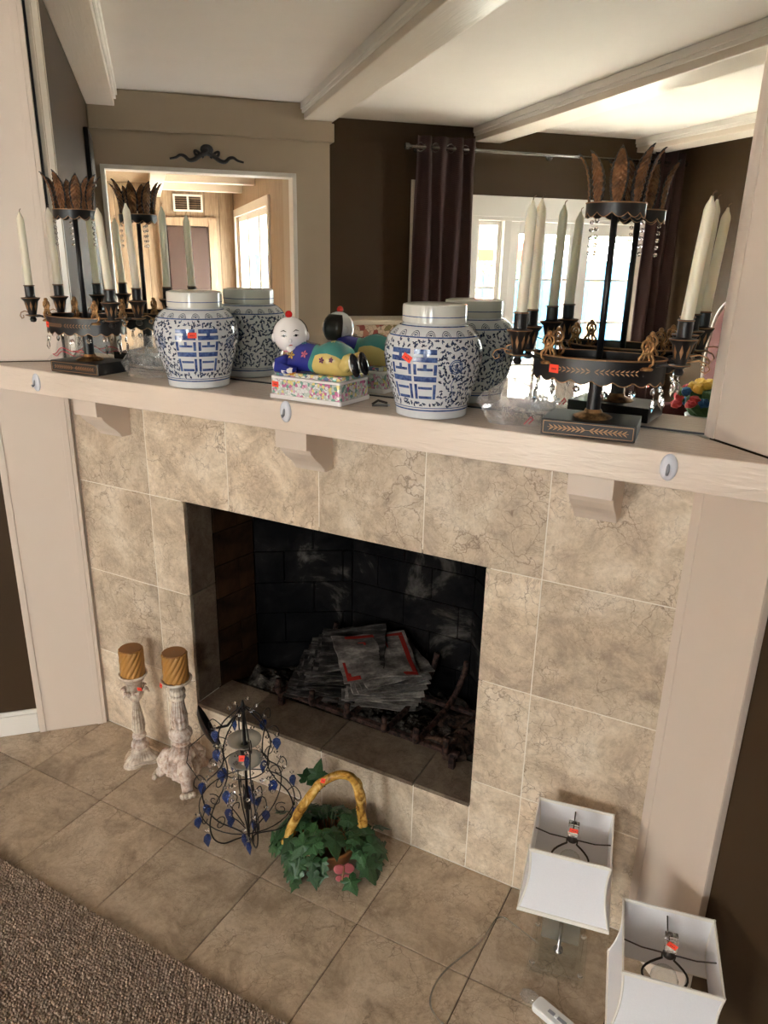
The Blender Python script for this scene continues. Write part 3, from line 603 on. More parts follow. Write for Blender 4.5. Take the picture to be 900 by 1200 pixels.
def candelabrum(loc, rz, label, phase):
    c = thing('candelabrum', label, 'candelabrum', loc, rz)
    B = MB(); B.box(-.0875, .0875, -.058, .058, .001, .032); B.build('base_plate', 'black_tole', c, bevel=.0015)
    B = MB(); y = -.0586
    for z in (.005, .028): B.box(-.083, .083, y, y+.001, z-.0006, z+.0006)
    for x in (-.083, .083): B.box(x-.0006, x+.0006, y, y+.001, .005, .028)
    for k in range(1, 9):
        leafpair(B, k*.0085-.005, .0165, y, 1, 1); leafpair(B, -k*.0085+.005, .0165, y, 1, -1)
    B.box(-.075, .075, y, y+.0006, .0161, .0169); B.build('leaf_border', 'gold_line', c)
    B = MB(); B.lathe([(.034, .032), (.036, .034), (.03, .037), (.018, .042), (.015, .048)], 32, rf=lambda a, z, v: 1+.07*abs(math.sin(a*7))*(1-v)); B.build('foot_collar', 'gilt', c, auto=True)
    B = MB(); B.lathe([(.0135, .040), (.0135, .138)], 20); B.build('lower_column', 'black_tole', c, auto=True)
    A_, B_ = .122, .078; z0, z1 = .104, .150
    t = gallery(A_, B_, z0, z1, 20).build('tray_gallery', 'black_tole', c, auto=True)
    rim(A_, B_, z1, .0016).build('gilt_rim', 'gold_line', t, smooth=True)
    rim(A_-.0005, B_-.0005, z0, .0011, 144, lambda a: .008*(1-abs(math.sin(a*10)))).build('gilt_edge', 'gold_line', t, smooth=True)
    B = MB()
    for side in (-1, 1):
        for k in range(1, 10):
            a = -PI/2+side*k*.075; x, yy = A_*math.cos(a), B_*math.sin(a)-.0012
            leafpair(B, x-side*.006, .129, yy, .95, side)
    B.build('leaf_garland', 'gold_line', t)
    B = MB(); B.prism(ell(A_-.003, B_-.003, 48), .132, .135); B.build('tray', 'black_tole', c)
    B = MB(); B.tube([(0, 0, .134), (0, 0, .40)], .0062, 14); B.build('pole', 'black_tole', c, smooth=True)
    cr = gallery(.052, .052, .392, .416, 12).build('crown_ring', 'black_tole', c, auto=True)
    rim(.052, .052, .416, .0012).build('gilt_rim', 'gold_line', cr, smooth=True)
    rim(.0515, .0515, .392, .0009, 96, lambda a: .008*(1-abs(math.sin(a*6)))).build('gilt_edge', 'gold_line', cr, smooth=True)
    B = MB()
    for a in (0, PI/2): B.tube([(-.05*math.cos(a), -.05*math.sin(a), .405), (.05*math.cos(a), .05*math.sin(a), .405)], .0025, 6)
    B.build('crown_spokes', 'black_tole', cr)
    for k in range(8):
        a = phase+k*PI/4; o = place('feather_leaf', FEA, c, (.047*math.cos(a), .047*math.sin(a), .408), (0, 0, a+PI/2), (1, 1, random.uniform(.92, 1.05)))
        x = o.modifiers.new('thickness', 'SOLIDIFY'); x.thickness = .0012
    for x, y in CUPS:
        s = 1 if x > 0 else -1; q = 1 if y > 0 else -1
        arm = [(s*.105, q*.04, .142), (s*.118, q*.045, .146), (s*.130, q*.047, .145), (x, y, .147)]
        B = MB(); B.tube(arm, .003, 8); B.build('arm', 'black_tole', c, smooth=True)
        cu = place('candle_cup', CUP, c, (x, y, .128))
        B = MB()
        for k in range(8):
            a = k*PI/4; ca, sa = math.cos(a), math.sin(a); r0, r1, r2 = .0125, .0152, .0182
            B.add([(r0*ca, r0*sa, .03), (r1*math.cos(a-.22), r1*math.sin(a-.22), .043), (r2*ca, r2*sa, .056), (r1*math.cos(a+.22), r1*math.sin(a+.22), .043)], [(0, 3, 2, 1)])
        B.build('gilt_leaf', 'gold_line', cu)
        for z, r in ((.0645, .0238), (.0195, .018), (.0965, .0138)):
            B = MB(); B.tube([(r*math.cos(2*PI*i/24), r*math.sin(2*PI*i/24), z) for i in range(24)], .0009, 5, True); B.build('gilt_ring', 'gold_line', cu, smooth=True)
        sc = [(x+s*.008, y, .152), (x+s*.03, y, .157), (x+s*.045, y, .152), (x+s*.05, y, .143), (x+s*.044, y, .136), (x+s*.036, y, .139), (x+s*.037, y, .145)]
        B = MB(); B.tube(sc, .0013, 6); B.build('scroll_wire', 'gold_line', c, smooth=True)
    for x, y in ((-.088, -.048), (.088, -.048), (-.088, .048), (.088, .048)): place('gilt_finial', FIN, c, (x, y, .134))
    for k in range(14):
        a = -PI/2+(k-6.5)*.42; x, y = A_*math.cos(a), B_*math.sin(a)
        place('crystal_flower', FLOWERC, c, (x, y, .092+.004*math.sin(a*10)), (PI/2, 0, a+PI/2))
        if k in (9, 10, 11, 4, 1): place('crystal_drop', DROP, c, (x*1.02, y*1.02, .083))
    for a in (.3, 2.6, 4.2):
        for k in range(5): place('crystal_bead', BEAD, c, (.05*math.cos(a), .05*math.sin(a), .386-k*.0135))
    ac = -PI/2-.62; sticker(c, (A_*math.cos(ac)*1.012, B_*math.sin(ac)*1.03, .128), (0, 0, math.atan2(-A_*math.cos(ac)*B_, -B_*math.sin(ac)*A_)*-0+(-.42)), .010, .0075)
    return c
def taper(root, x, y, label, lean=(0, 0), h=.205):
    p = root.matrix_world if False else Matrix.Translation(root.location) @ Matrix.Rotation(root.rotation_euler[2], 4, 'Z')
    q = p @ Vector((x, y, .128+.0865))
    c = thing('taper_candle', label, 'candle', q, 0, 'ivory taper candles on the mantel'); c.rotation_euler = (lean[0], lean[1], 0)
    B = MB(); B.lathe([(.0100, 0), (.0103, .02), (.0098, h*.7), (.0095, h*.9), (.008, h*.93), (.004, h*.97), (.002, h)], 20, rf=lambda a, z, v: 1+.025*math.sin(a*2+z*60)); B.build('wax', 'taper_wax', c, smooth=True)
    B = MB(); B.tube([(0, 0, h-.002), (.001, 0, h+.005), (.005, .001, h+.008)], .0009, 5); B.build('wick', 'wick', c)
CL = (.240, -.112, ZT); CR = (1.622, -.108, ZT)
cl = candelabrum(CL, .04, 'black and gilt candelabrum with feather crown beside the zip bag', .2)
cr_ = candelabrum(CR, .10, 'black and gilt candelabrum with feather crown beside the tangled bag of crystals', .12)
pos = ('front cup towards the left pier', 'front cup towards the blue jar', 'mirror-side cup towards the left pier', 'mirror-side cup towards the blue jar')
pos2 = ('front cup towards the blue jar', 'front cup towards the right pier', 'mirror-side cup towards the blue jar', 'mirror-side cup towards the right pier')
leans = [(-.02, -.03), (.02, -.05), (0, -.02), (.03, -.03)]; leans2 = [(0, .03), (.03, .06), (.02, .02), (0, .05)]
for k, (x, y) in enumerate(CUPS):
    taper(cl, x, y, 'ivory taper candle, '+pos[k]+', zip bag candelabrum', leans[k], .195+.008*k)
    taper(cr_, x, y, 'ivory taper candle, '+pos2[k]+', crystal bag candelabrum', leans2[k], .205+.004*k)

# ------------------------------------------------------------------ ginger jars
JP = [(.070, 0), (.076, .002), (.0765, .012), (.0775, .018), (.083, .04), (.092, .07), (.0995, .10), (.1035, .125), (.1025, .145), (.097, .162), (.087, .176), (.075, .185), (.064, .190), (.063, .197)]
def jr(z):
    for (r0, z0), (r1, z1) in zip(JP, JP[1:]):
        if z0 <= z <= z1: return r0+(r1-r0)*(z-z0)/(z1-z0)
    return JP[-1][0]
def on_jar(a, z, off=.0006): r = jr(z)+off; return (r*math.cos(a), r*math.sin(a), z)
def jar_patch(B, a0, a1, z0, z1, off=.0006):
    nu = max(1, int(abs(a1-a0)/.06)); nv = max(1, int(abs(z1-z0)/.008))
    B.grid(lambda u, v: on_jar(a0+(a1-a0)*u, z0+(z1-z0)*v, off), nu, nv)
def jar_stroke(B, pts, wd):
    # pts: list of (arc metres, z) ; thin ribbon
    vs = []; n = len(pts)
    for i, (a, z, c) in enumerate(pts):
        p0 = pts[max(0, i-1)]; p1 = pts[min(n-1, i+1)]; dx, dz = p1[0]-p0[0], p1[1]-p0[1]; l = math.hypot(dx, dz) or 1; nx, nz = -dz/l*wd*c, dx/l*wd*c
        for s in (-1, 1): zz = min(.196, max(.001, z+s*nz)); vs.append(on_jar((a+s*nx)/.1, zz, .0004))
    B.add(vs, [(2*i, 2*i+2, 2*i+3, 2*i+1) for i in range(n-1)])
def ginger_jar(loc, face, label, tagpos):
    j = thing('ginger_jar', label, 'jar', loc, face)
    fine = []
    for (r0, z0), (r1, z1) in zip(JP, JP[1:]):
        fine += [(r0, z0), ((r0+r1)/2, (z0+z1)/2)]
    fine.append(JP[-1])
    body = MB().lathe(fine, 48).build('body', 'white_glaze', j, smooth=True)
    B = MB(); B.lathe([(.0655, .191), (.067, .193), (.0672, .222), (.066, .227), (.058, .229), (.001, .230)], 48); lid = B.build('lid', 'lid_glaze', j, auto=True)
    B = MB()
    for z in (.2045,): B.lathe([(.0674, z-.0008), (.0676, z), (.0674, z+.0008)], 48, cap=False)
    B.build('blue_line', 'cobalt', lid)
    for z, h in ((.0195, .0016), (.0250, .0008), (.168, .0013), (.187, .0009)):
        B = MB(); B.lathe([(jr(z-h)+.0004, z-h), (jr(z)+.0006, z), (jr(z+h)+.0004, z+h)], 48, cap=False); B.build('blue_band', 'cobalt', body)
    # double happiness lattice on two faces (angle 0 and pi)
    for fa in (0, PI):
        B = MB(); cz = .094
        def R(x0, x1, y0, y1):
            jar_patch(B, fa+x0*1.3/.1, fa+x1*1.3/.1, cz+y0*1.18, cz+y1*1.18)
        for hx in (-.0205, .0205):
            for yy, hw, hh in ((.040, .0175, .0042), (.027, .0185, .0042), (-.0065, .0185, .0046)): R(hx-hw, hx+hw, yy-hh, yy+hh)
            R(hx-.003, hx+.003, .028, .040)
            for y0, y1 in ((.001, .019), (-.042, -.0155)):
                R(hx-.0185, hx-.0135, y0, y1); R(hx+.0135, hx+.0185, y0, y1)
            R(hx-.012, hx+.012, .008, .0125); R(hx-.012, hx+.012, -.0245, -.020); R(hx-.012, hx+.012, -.0415, -.0365); R(hx-.0025, hx+.0025, .0125, .019)
        B.build('double_happiness_mark', 'cobalt', body)
    # scroll and leaf spray painting
    B = MB(); rnd = random.Random(hash(label) % 1000 if False else int(face*100) % 997)
    pts = []
    tries = 0
    while len(pts) < 680 and tries < 14000:
        tries += 1; a = rnd.uniform(-PI, PI)*.1; z = rnd.uniform(.030, .162)
        da = min(abs(a), abs(abs(a)-PI*.1))
        if da < .056 and .040 < z < .150: continue
        if all((a-p[0])**2+(z-p[1])**2 > .0065**2 for p in pts): pts.append((a, z))
    for a, z in pts:
        th = rnd.uniform(0, 2*PI); n = rnd.choice((4, 5, 6))
        for k in range(n):
            t2 = th+(k-(n-1)/2)*.5; L0, L1 = .0012, rnd.uniform(.0052, .0072); cu = rnd.uniform(-.35, .35)
            jar_stroke(B, [(a+L0*math.cos(t2), z+L0*math.sin(t2), .5), (a+(L0+L1)/2*math.cos(t2+cu*.5), z+(L0+L1)/2*math.sin(t2+cu*.5), 1), (a+L1*math.cos(t2+cu), z+L1*math.sin(t2+cu), .35)], .00105)
    for k in range(18):
        a = -PI*.1+k*2*PI*.1/18
        for r in (.008, .0055): jar_stroke(B, [(a+r*1.25*math.cos(t_), .1695+r*1.3*math.sin(t_), .8) for t_ in [PI*i/8 for i in range(9)]], .0008)
        for t_ in (.6, 1.1, 1.57, 2.04, 2.5): jar_stroke(B, [(a+.0015*math.cos(t_), .1700+.0015*math.sin(t_), 1), (a+.0045*math.cos(t_), .17+.0045*math.sin(t_), .5)], .0009)
    B.build('painted_scrolls', 'ink_blue', body)
    for sg in (0.9, -.95, 2.1, -2.2):
        B = MB()
        a0 = sg*.1; 
        for (da, dz) in ((0, 0),):
            for r in (.014, .0105): jar_stroke(B, [(a0+r*math.cos(t_), .112+r*math.sin(t_), 1) for t_ in [2*PI*i/20 for i in range(21)]], .001)
            for k in range(5): t_ = .5+k*.53; jar_stroke(B, [(a0, .104, .6), (a0+.009*math.cos(t_), .104+.015*math.sin(t_), 1)], .0009)
            jar_stroke(B, [(a0+.002, .096, 1), (a0-.006, .075, 1), (a0+.002, .055, 1), (a0-.003, .038, 1)], .0009)
        B.build('painted_peony', 'cobalt', body)
    a, z, r_ = tagpos
    p = on_jar(a, z, .0012); s = sticker(j, p, (-.1, r_, a+PI/2), .0105, .0065)
    return j
def face_to(x, y, off=0): return math.atan2(CAM[1]-y, CAM[0]-x)+off
ginger_jar((.627, -.108, ZT+.0008), face_to(.627, -.108), 'blue and white ginger jar with double happiness mark beside the black candelabrum and zip bag', (-.1, .132, 0))
ginger_jar((1.278, -.110, ZT+.0008), face_to(1.278, -.110, -.42), 'blue and white ginger jar with double happiness mark beside the crystal bag', (-.10, .128, .5))

# ------------------------------------------------------------------ porcelain boy pillow
fg = thing('porcelain_figurine', 'painted porcelain boy lying on a flowered plinth, headrest', 'figurine', (.985, -.098, ZT+.0008), -.03)
def rbx(hx, hy, r):  # rounded rect
    out = []
    for cx, cy, a0 in ((hx-r, hy-r, 0), (-hx+r, hy-r, PI/2), (-hx+r, -hy+r, PI), (hx-r, -hy+r, 1.5*PI)):
        for k in range(5): a = a0+k*PI/8; out.append((cx+r*math.cos(a), cy+r*math.sin(a)))
    return out
B = MB(); B.prism(rbx(.1, .064, .006), 0, .010); B.prism(rbx(.0965, .061, .006), .046, .052); B.build('plinth_edge', 'figure_skin', fg, bevel=.0015)
B = MB(); B.prism(rbx(.0965, .061, .006), .010, .046); B.build('plinth', 'enamel_flowers', fg)
B = MB(); B.prism(rbx(.094, .055, .02), .052, .062); B.build('cushion_rug', 'enamel_rug', fg, bevel=.003)
# body: one lofted mesh, jacket / hem / trousers as material zones
st = [(-.078, .058, .016, .012, .070), (-.072, .058, .038, .030, .078), (-.055, .05, .047, .036, .088), (-.030, .05, .046, .036, .092), (0, .05, .044, .034, .090), (.012, .05, .045, .035, .089), (.028, .05, .050, .040, .092), (.048, .05, .052, .043, .093), (.068, .05, .046, .038, .090), (.084, .05, .036, .028, .084), (.093, .05, .018, .014, .080)]
B = MB(); n = 28; vs = []; fs = []
for (x, y0, ry, rz_, cz) in st:
    for i in range(n):
        a = 2*PI*i/n; vs.append((x+.004*math.sin(3*a), (ry)*math.cos(a), max(.061, cz+rz_*math.sin(a))))
B.add(vs, []); o0 = 0
for j_ in range(len(st)-1):
    for i in range(n):
        a, b_ = j_*n+i, j_*n+(i+1)%n; top = math.sin(2*PI*(i+.5)/n)
        mi = 0 if j_ < 4 else (1 if (j_ == 4 or top > (.35+.2*math.sin(i*2.3))) else 2)
        B.f.append((a, a+n, b_+n, b_)); B.mi.append(mi)
B.f.append(tuple(range(n))); B.mi.append(0); B.f.append(tuple(reversed(range((len(st)-1)*n, len(st)*n)))); B.mi.append(2)
body = B.build('body', ['jacket_blue', 'hem_teal', 'trouser_yellow'], fg, smooth=True)
B = MB(); B.tube([(-.066, -.03, .086), (-.082, -.048, .078), (-.078, -.056, .07), (-.05, -.054, .068), (-.03, -.05, .067)], [.016, .015, .012, .010, .008], 12); B.build('sleeve_arm', 'jacket_blue', body, smooth=True)
B = MB(); B.ball((-.084, -.047, .073), .0135, 12); B.tube([(-.084, -.048, .071), (-.06, -.056, .068), (-.035, -.055, .067)], [.011, .0095, .007], 10); B.build('forearm', 'figure_skin', body, smooth=True)
hd = MB(); hd.ball((0, 0, 0), .036, 24, (.98, .95, 1.0));
head = hd.build('head', 'figure_skin', fg, loc=(-.071, -.012, .137), rot=(.12, -.06, .62), smooth=True); head.scale = (1.14, 1.14, 1.14); head.location = (-.073, -.012, .142)
# face looks along local -y
B = MB()
for s in (-1, 1):
    B.ball((s*.0345, -.002, -.004), .008, 10, (.5, .8, 1.15))
B.ball((0, -.0345, -.005), .0042, 10, (.8, .9, 1.1)); B.ball((0, -.027, -.022), .010, 10, (1.1, .8, .8))
B.build('ears_and_nose', 'figure_skin', head, smooth=True)
def headpt(x, z, off=.0005):
    yy = 1-(x/.0353)**2-(z/.036)**2; return (x, -.0342*math.sqrt(max(0, yy))-off, z)
def stroke_head(B, pts, wd):
    vs = []
    for i, (x, z, c) in enumerate(pts):
        p0 = pts[max(0, i-1)]; p1 = pts[min(len(pts)-1, i+1)]; dx, dz = p1[0]-p0[0], p1[1]-p0[1]; l = math.hypot(dx, dz) or 1
        for s in (-1, 1): vs.append(headpt(x-s*dz/l*wd*c, z+s*dx/l*wd*c))
    B.add(vs, [(2*i, 2*i+2, 2*i+3, 2*i+1) for i in range(len(pts)-1)])
B = MB()
for s in (-1, 1):
    stroke_head(B, [(s*.007, .0125, .5), (s*.012, .0150, 1), (s*.018, .0128, .4)], .0009)
    stroke_head(B, [(s*.007, .004, .5), (s*.012, .0068, 1), (s*.0175, .004, .5)], .0009)
    stroke_head(B, [(s*.010, .0045, 1), (s*.0145, .0045, 1)], .0019)
B.build('eyes_and_brows', 'figure_black', head)
B = MB(); stroke_head(B, [(-.004, -.0148, .3), (0, -.0142, 1), (.004, -.0148, .3)], .0013); stroke_head(B, [(-.003, -.0165, .3), (0, -.0172, 1), (.003, -.0165, .3)], .001); B.build('mouth', 'lip_red', head)
B = MB(); vs = []
B.grid(lambda u, v: (.0362*math.cos(-.9+v*1.75)*math.cos(.18+u*(PI-.36)), .0352*math.cos(-.9+v*1.75)*math.sin(.18+u*(PI-.36)), .0368*math.sin(-.9+v*1.75)), 20, 14); B.build('hair', 'figure_black', head, smooth=True, solid=.001)
B = MB(); B.ball((0, 0, .0405), .0075, 12); B.build('topknot', 'pompon_red', head, smooth=True)
B = MB(); B.tube([(.02*math.cos(a)-.002, .02*math.sin(a), 0) for a in [2*PI*i/20 for i in range(20)]], .0045, 8, True); B.build('collar', 'flower_pink', fg, loc=(-.068, -.008, .108), smooth=True)
# raised lower legs with black shoes
for yy in (-.022, .016):
    B = MB(); B.tube([(.078, yy, .083), (.094, yy, .098), (.104, yy-.002, .104)], [.018, .0145, .011], 12); B.build('trouser_leg', 'trouser_yellow', body, smooth=True)
    sh = MB(); sh.ball((0, 0, 0), .0135, 14, (.72, 1.0, 2.0)); sh = sh.build('shoe', 'figure_black', fg, loc=(.1115, yy-.003, .088), rot=(0, -.28, 0), smooth=True)
    B = MB(); B.ball((-.0035, -.002, .002), .0136, 12, (.6, .8, 1.6)); B.build('sock', 'figure_skin', sh, smooth=True)
def bloom(parent, c, nrm, r, mat, n=5):
    B = MB(); nv = Vector(nrm).normalized(); u = nv.orthogonal().normalized(); v_ = nv.cross(u); c = Vector(c)
    for k in range(n):
        a = 2*PI*k/n; p = u*math.cos(a)+v_*math.sin(a); q = u*-math.sin(a)+v_*math.cos(a)
        B.add([c+nv*.0006, c+p*r*.6+q*r*.3+nv*.0004, c+p*r, c+p*r*.6-q*r*.3+nv*.0004], [(0, 3, 2, 1), (0, 1, 2, 3)])
    B.build('painted_bloom', mat, parent)
for x, a, mat, r in ((-.046, 2.85, 'flower_yellow', .010), (-.012, 2.75, 'flower_pink', .010), (-.028, 2.0, 'hem_teal', .008), (-.058, 2.2, 'flower_pink', .007), (.042, 3.05, 'flower_purple', .008), (.064, 2.95, 'flower_purple', .007), (.05, 1.9, 'flower_yellow', .007)):
    for s0_, s1_ in zip(st, st[1:]):
        if s0_[0] <= x <= s1_[0]: k_ = (x-s0_[0])/(s1_[0]-s0_[0]); ry, rz_, cz = [s0_[i_]+(s1_[i_]-s0_[i_])*k_ for i_ in (2, 3, 4)]
    ry += .0022; rz_ += .0022
    bloom(body, (x, ry*math.cos(a), cz+rz_*math.sin(a)), (0, math.cos(a)*rz_, math.sin(a)*ry), r, mat)
bloom(fg, (-.035, -.0575, .063), (0, -.6, .8), .010, 'flower_orange', 7)
sticker(fg, (-.082, -.0618, .033), (0, 0, 0), .009, .0065)

# ------------------------------------------------------------------ plastic bags on the mantel
def crumple(name, label, loc, sc, seed, mat='plastic_film', extra=None, n=13):
    rnd = random.Random(seed); B = MB()
    K_ = [(Vector((rnd.uniform(-1, 1), rnd.uniform(-1, 1), rnd.uniform(-1, 1))).normalized()*rnd.uniform(2, 8), rnd.uniform(0, 6), rnd.uniform(.06, .14)) for _ in range(9)]
    def fn(u, v):
        a = 2*PI*u; t = PI*v; d = Vector((math.sin(t)*math.cos(a), math.sin(t)*math.sin(a), math.cos(t)))
        k = .62+sum(A*abs(math.sin(kv.dot(d)+ph)) for kv, ph, A in K_)+(rnd.uniform(-.07, .07) if 0 < v < 1 and 0 < u < 1 else 0)
        p = d*k; return (p.x*sc[0], p.y*sc[1], max(0, (p.z+.75))*sc[2])
    B.grid(fn, n*2, n); o = B.build(name, mat, None, loc=loc)
    tag(o, label, 'plastic bag'); return o
zb = thing('zip_bag', 'clear flat zip bag with a red zip strip behind the candelabrum', 'plastic bag', (.085, -.045, ZT+.001), -.12)
rz2 = random.Random(5)
B = MB(); B.grid(lambda u, v: (-.085+.19*u, -.03+.045*v+.006*math.sin(u*9+v*4), .004+.075*v**1.2*(.6+.4*math.sin(u*3))+.006*math.sin(u*13+v*7)), 26, 12); B.build('film', 'plastic_film', zb)
B = MB(); f_ = lambda u, v: (-.085+.19*u, -.0308+.045*v+.006*math.sin(u*9+v*4), .0045+.075*v**1.2*(.6+.4*math.sin(u*3))+.006*math.sin(u*13+v*7))
for v0 in (.42, .56): B.tube([f_(i/24, v0) for i in range(25)], .0013, 5)
B.build('zip_strip', 'zip_red', zb)
crumple('plastic_bag', 'crumpled clear plastic bag between the candelabrum and the double happiness jar', (.425, -.085, ZT+.001), (.050, .042, .036), 3)
crumple('plastic_bag', 'puffed clear plastic bag behind the candelabrum, standing against the mirror', (.375, -.030, ZT+.001), (.050, .024, .050), 11)
cb = crumple('plastic_bag', 'tangled clear bag of crystals beside the black candelabrum base', (1.462, -.092, ZT+.001), (.062, .048, .042), 23, 'crumpled_film', n=15)
B = MB()
for k in range(60): 
    a = random.uniform(0, 2*PI); r = math.sqrt(random.random())*.036; B.ball((r*math.cos(a)*1.2, r*math.sin(a)*.8, .006+random.random()*.022), random.uniform(.002, .0042), 6, jit=.2)
B.build('crystal_beads', 'crystal', cb); cb.children[0]['kind'] = 'stuff'
B = MB(); B.tube([(.03, -.034, .004), (.037, -.036, .012), (.043, -.033, .02), (.047, -.03, .015), (.04, -.036, .006)], .0018, 6); B.build('red_twist_tie', 'zip_red', cb)
ct = thing('cable_clip', 'small grey bent metal clip lying between figurine and jar', 'clip', (1.150, -.105, ZT+.0005), .4)
B = MB(); B.box(-.018, .018, -.004, .004, 0, .003); B.tube([(-.018, .0, .004), (-.005, .006, .012), (.016, .003, .007)], .003, 6); B.build('bent_strip', 'dull_iron', ct)
B = MB(); B.box(-.004, .022, .006, .012, 0, .0025); B.build('tab', 'cool_grey', ct)

# ------------------------------------------------------------------ oval hooks stuck on the mantel front
for x, z, lb in ((.100, 1.249, 'white oval adhesive hook on the mantel front below the zip bag candelabrum'), (.948, 1.262, 'white oval adhesive hook on the mantel front below the porcelain figurine'), (1.783, 1.255, 'white oval adhesive hook on the mantel front beside the right pier')):
    h = thing('adhesive_hook', lb, 'hook', (x, YF+.0008, z), 0, 'hooks on the mantel front')
    B = MB(); B.lathe([(.0165, 0), (.0165, .002), (.014, .004), (.009, .0055), (.001, .006)], 28); o = B.build('oval_plate', 'pearl_plastic', h, smooth=True, rot=(PI/2, 0, 0)); o.scale = (.92, 1.5, 1.4)
    B = MB(); B.tube([(0, -.005, .010), (0, -.008, .003), (0, -.011, -.006), (0, -.0155, -.010), (0, -.018, -.005)], [.0015, .003, .0035, .003, .002], 8); B.build('hook_prong', 'cool_grey', h, smooth=True)

# ------------------------------------------------------------------ candlesticks on the hearth
def pillar_candle(loc, label, rz):
    c = thing('pillar_candle', label, 'candle', loc, rz, 'spiral pillar candles'); H = .092; r = .0375
    prof = [(r*.98, 0), (r, .003)]+[(r, .003+(H-.008)*k/18) for k in range(1, 19)]+[(r*.97, H-.002)]
    B = MB(); B.lathe(prof, 84, rf=lambda a, z, v: 1+.10*(abs(math.sin(7*(a-z*16)))-.6)); B.build('spiral_wax', 'caramel_wax', c, auto=True)
    B = MB(); B.lathe([(r*.93, H-.001), (r*.92, H+.001), (.001, H+.0005)], 32); B.build('wax_top', 'caramel_top', c)
    B = MB(); B.tube([(0, 0, H), (.001, 0, H+.005)], .001, 5); B.build('wick', 'wick', c)
# slim one: fluted vase stem, leafy capital, concave tripod base
c1 = thing('candlestick', 'slim whitewashed candlestick with fluted stem and three-sided foot', 'candlestick', (.266, -.098, 0), .5)
def tri(r0, r1, z0, z1, con, n=36, fl=0):
    B = MB(); vs = []
    for k in range(5):
        v = k/4; z = z0+(z1-z0)*v; r = r0+(r1-r0)*(v**.6)
        for i in range(n):
            a = 2*PI*i/n; kk = 1-con*(1-v*.6)*(.5+.5*math.cos(3*a+PI))+fl*math.sin(a*24)*(1-v); vs.append((r*kk*math.cos(a), r*kk*math.sin(a), z))
    fs = [(k*n+i, k*n+(i+1)%n, (k+1)*n+(i+1)%n, (k+1)*n+i) for k in range(4) for i in range(n)]
    B.add(vs, fs+[tuple(reversed(range(n))), tuple(range(4*n, 5*n))]); return B
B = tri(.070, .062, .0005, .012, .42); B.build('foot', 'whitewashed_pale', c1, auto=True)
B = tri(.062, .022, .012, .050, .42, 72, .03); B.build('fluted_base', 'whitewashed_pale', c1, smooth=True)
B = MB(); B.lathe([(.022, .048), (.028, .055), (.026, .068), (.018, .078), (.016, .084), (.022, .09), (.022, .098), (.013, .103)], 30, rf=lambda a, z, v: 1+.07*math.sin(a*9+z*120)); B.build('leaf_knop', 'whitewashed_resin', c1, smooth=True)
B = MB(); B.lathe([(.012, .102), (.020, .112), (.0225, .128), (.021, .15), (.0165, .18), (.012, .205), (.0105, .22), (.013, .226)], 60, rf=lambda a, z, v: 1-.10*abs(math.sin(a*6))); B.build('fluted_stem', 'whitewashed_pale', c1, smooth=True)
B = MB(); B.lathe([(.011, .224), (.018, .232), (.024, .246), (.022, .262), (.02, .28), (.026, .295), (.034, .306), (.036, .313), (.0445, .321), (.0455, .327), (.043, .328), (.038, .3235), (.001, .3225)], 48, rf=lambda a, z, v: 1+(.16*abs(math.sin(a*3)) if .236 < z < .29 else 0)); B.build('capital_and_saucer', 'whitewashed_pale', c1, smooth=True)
for k in range(6):
    a = k*PI/3; B = MB(); B.grid(lambda u, v: ((.021+.026*v**1.6)*math.cos(a)-(u-.5)*.024*math.sin(PI*(.15+.8*v))*math.sin(a), (.021+.026*v**1.6)*math.sin(a)+(u-.5)*.024*math.sin(PI*(.15+.8*v))*math.cos(a), .246+.048*v-.035*v**4), 4, 8); B.build('acanthus_leaf', 'whitewashed_resin', c1, smooth=True, solid=.003)
sticker(c1, (.028, -.034, .288), (.2, 0, -.2), .008, .0065)
pillar_candle((.266, -.098, .3235), 'caramel spiral pillar candle on the slim fluted candlestick', .3)
# ornate one: baluster, tripod with lion paws
c2 = thing('candlestick', 'taller ornate whitewashed candlestick with carved tripod and paw feet', 'candlestick', (.462, -.108, 0), math.radians(-40))
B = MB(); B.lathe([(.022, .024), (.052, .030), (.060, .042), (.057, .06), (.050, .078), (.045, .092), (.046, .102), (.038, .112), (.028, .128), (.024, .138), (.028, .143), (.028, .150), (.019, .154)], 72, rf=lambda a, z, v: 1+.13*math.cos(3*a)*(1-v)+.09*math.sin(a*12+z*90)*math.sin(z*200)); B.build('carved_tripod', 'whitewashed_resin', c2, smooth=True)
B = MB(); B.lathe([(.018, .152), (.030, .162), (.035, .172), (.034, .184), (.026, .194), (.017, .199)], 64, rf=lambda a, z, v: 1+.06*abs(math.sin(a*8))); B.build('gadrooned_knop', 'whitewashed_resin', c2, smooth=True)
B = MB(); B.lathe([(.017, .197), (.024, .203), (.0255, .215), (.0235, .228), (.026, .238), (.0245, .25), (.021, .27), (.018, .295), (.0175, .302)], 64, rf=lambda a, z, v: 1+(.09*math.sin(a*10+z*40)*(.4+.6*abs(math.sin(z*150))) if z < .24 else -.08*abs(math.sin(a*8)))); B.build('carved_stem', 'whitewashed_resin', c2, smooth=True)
B = MB(); B.lathe([(.017, .300), (.024, .305), (.0235, .313), (.020, .317), (.0245, .324), (.024, .333), (.0185, .338), (.021, .346), (.026, .352), (.036, .360), (.046, .366), (.048, .373), (.0455, .3745), (.040, .370), (.001, .369)], 48, rf=lambda a, z, v: 1+(.05*math.sin(a*14) if z < .34 else 0)); B.build('capital_and_saucer', 'whitewashed_pale', c2, smooth=True)
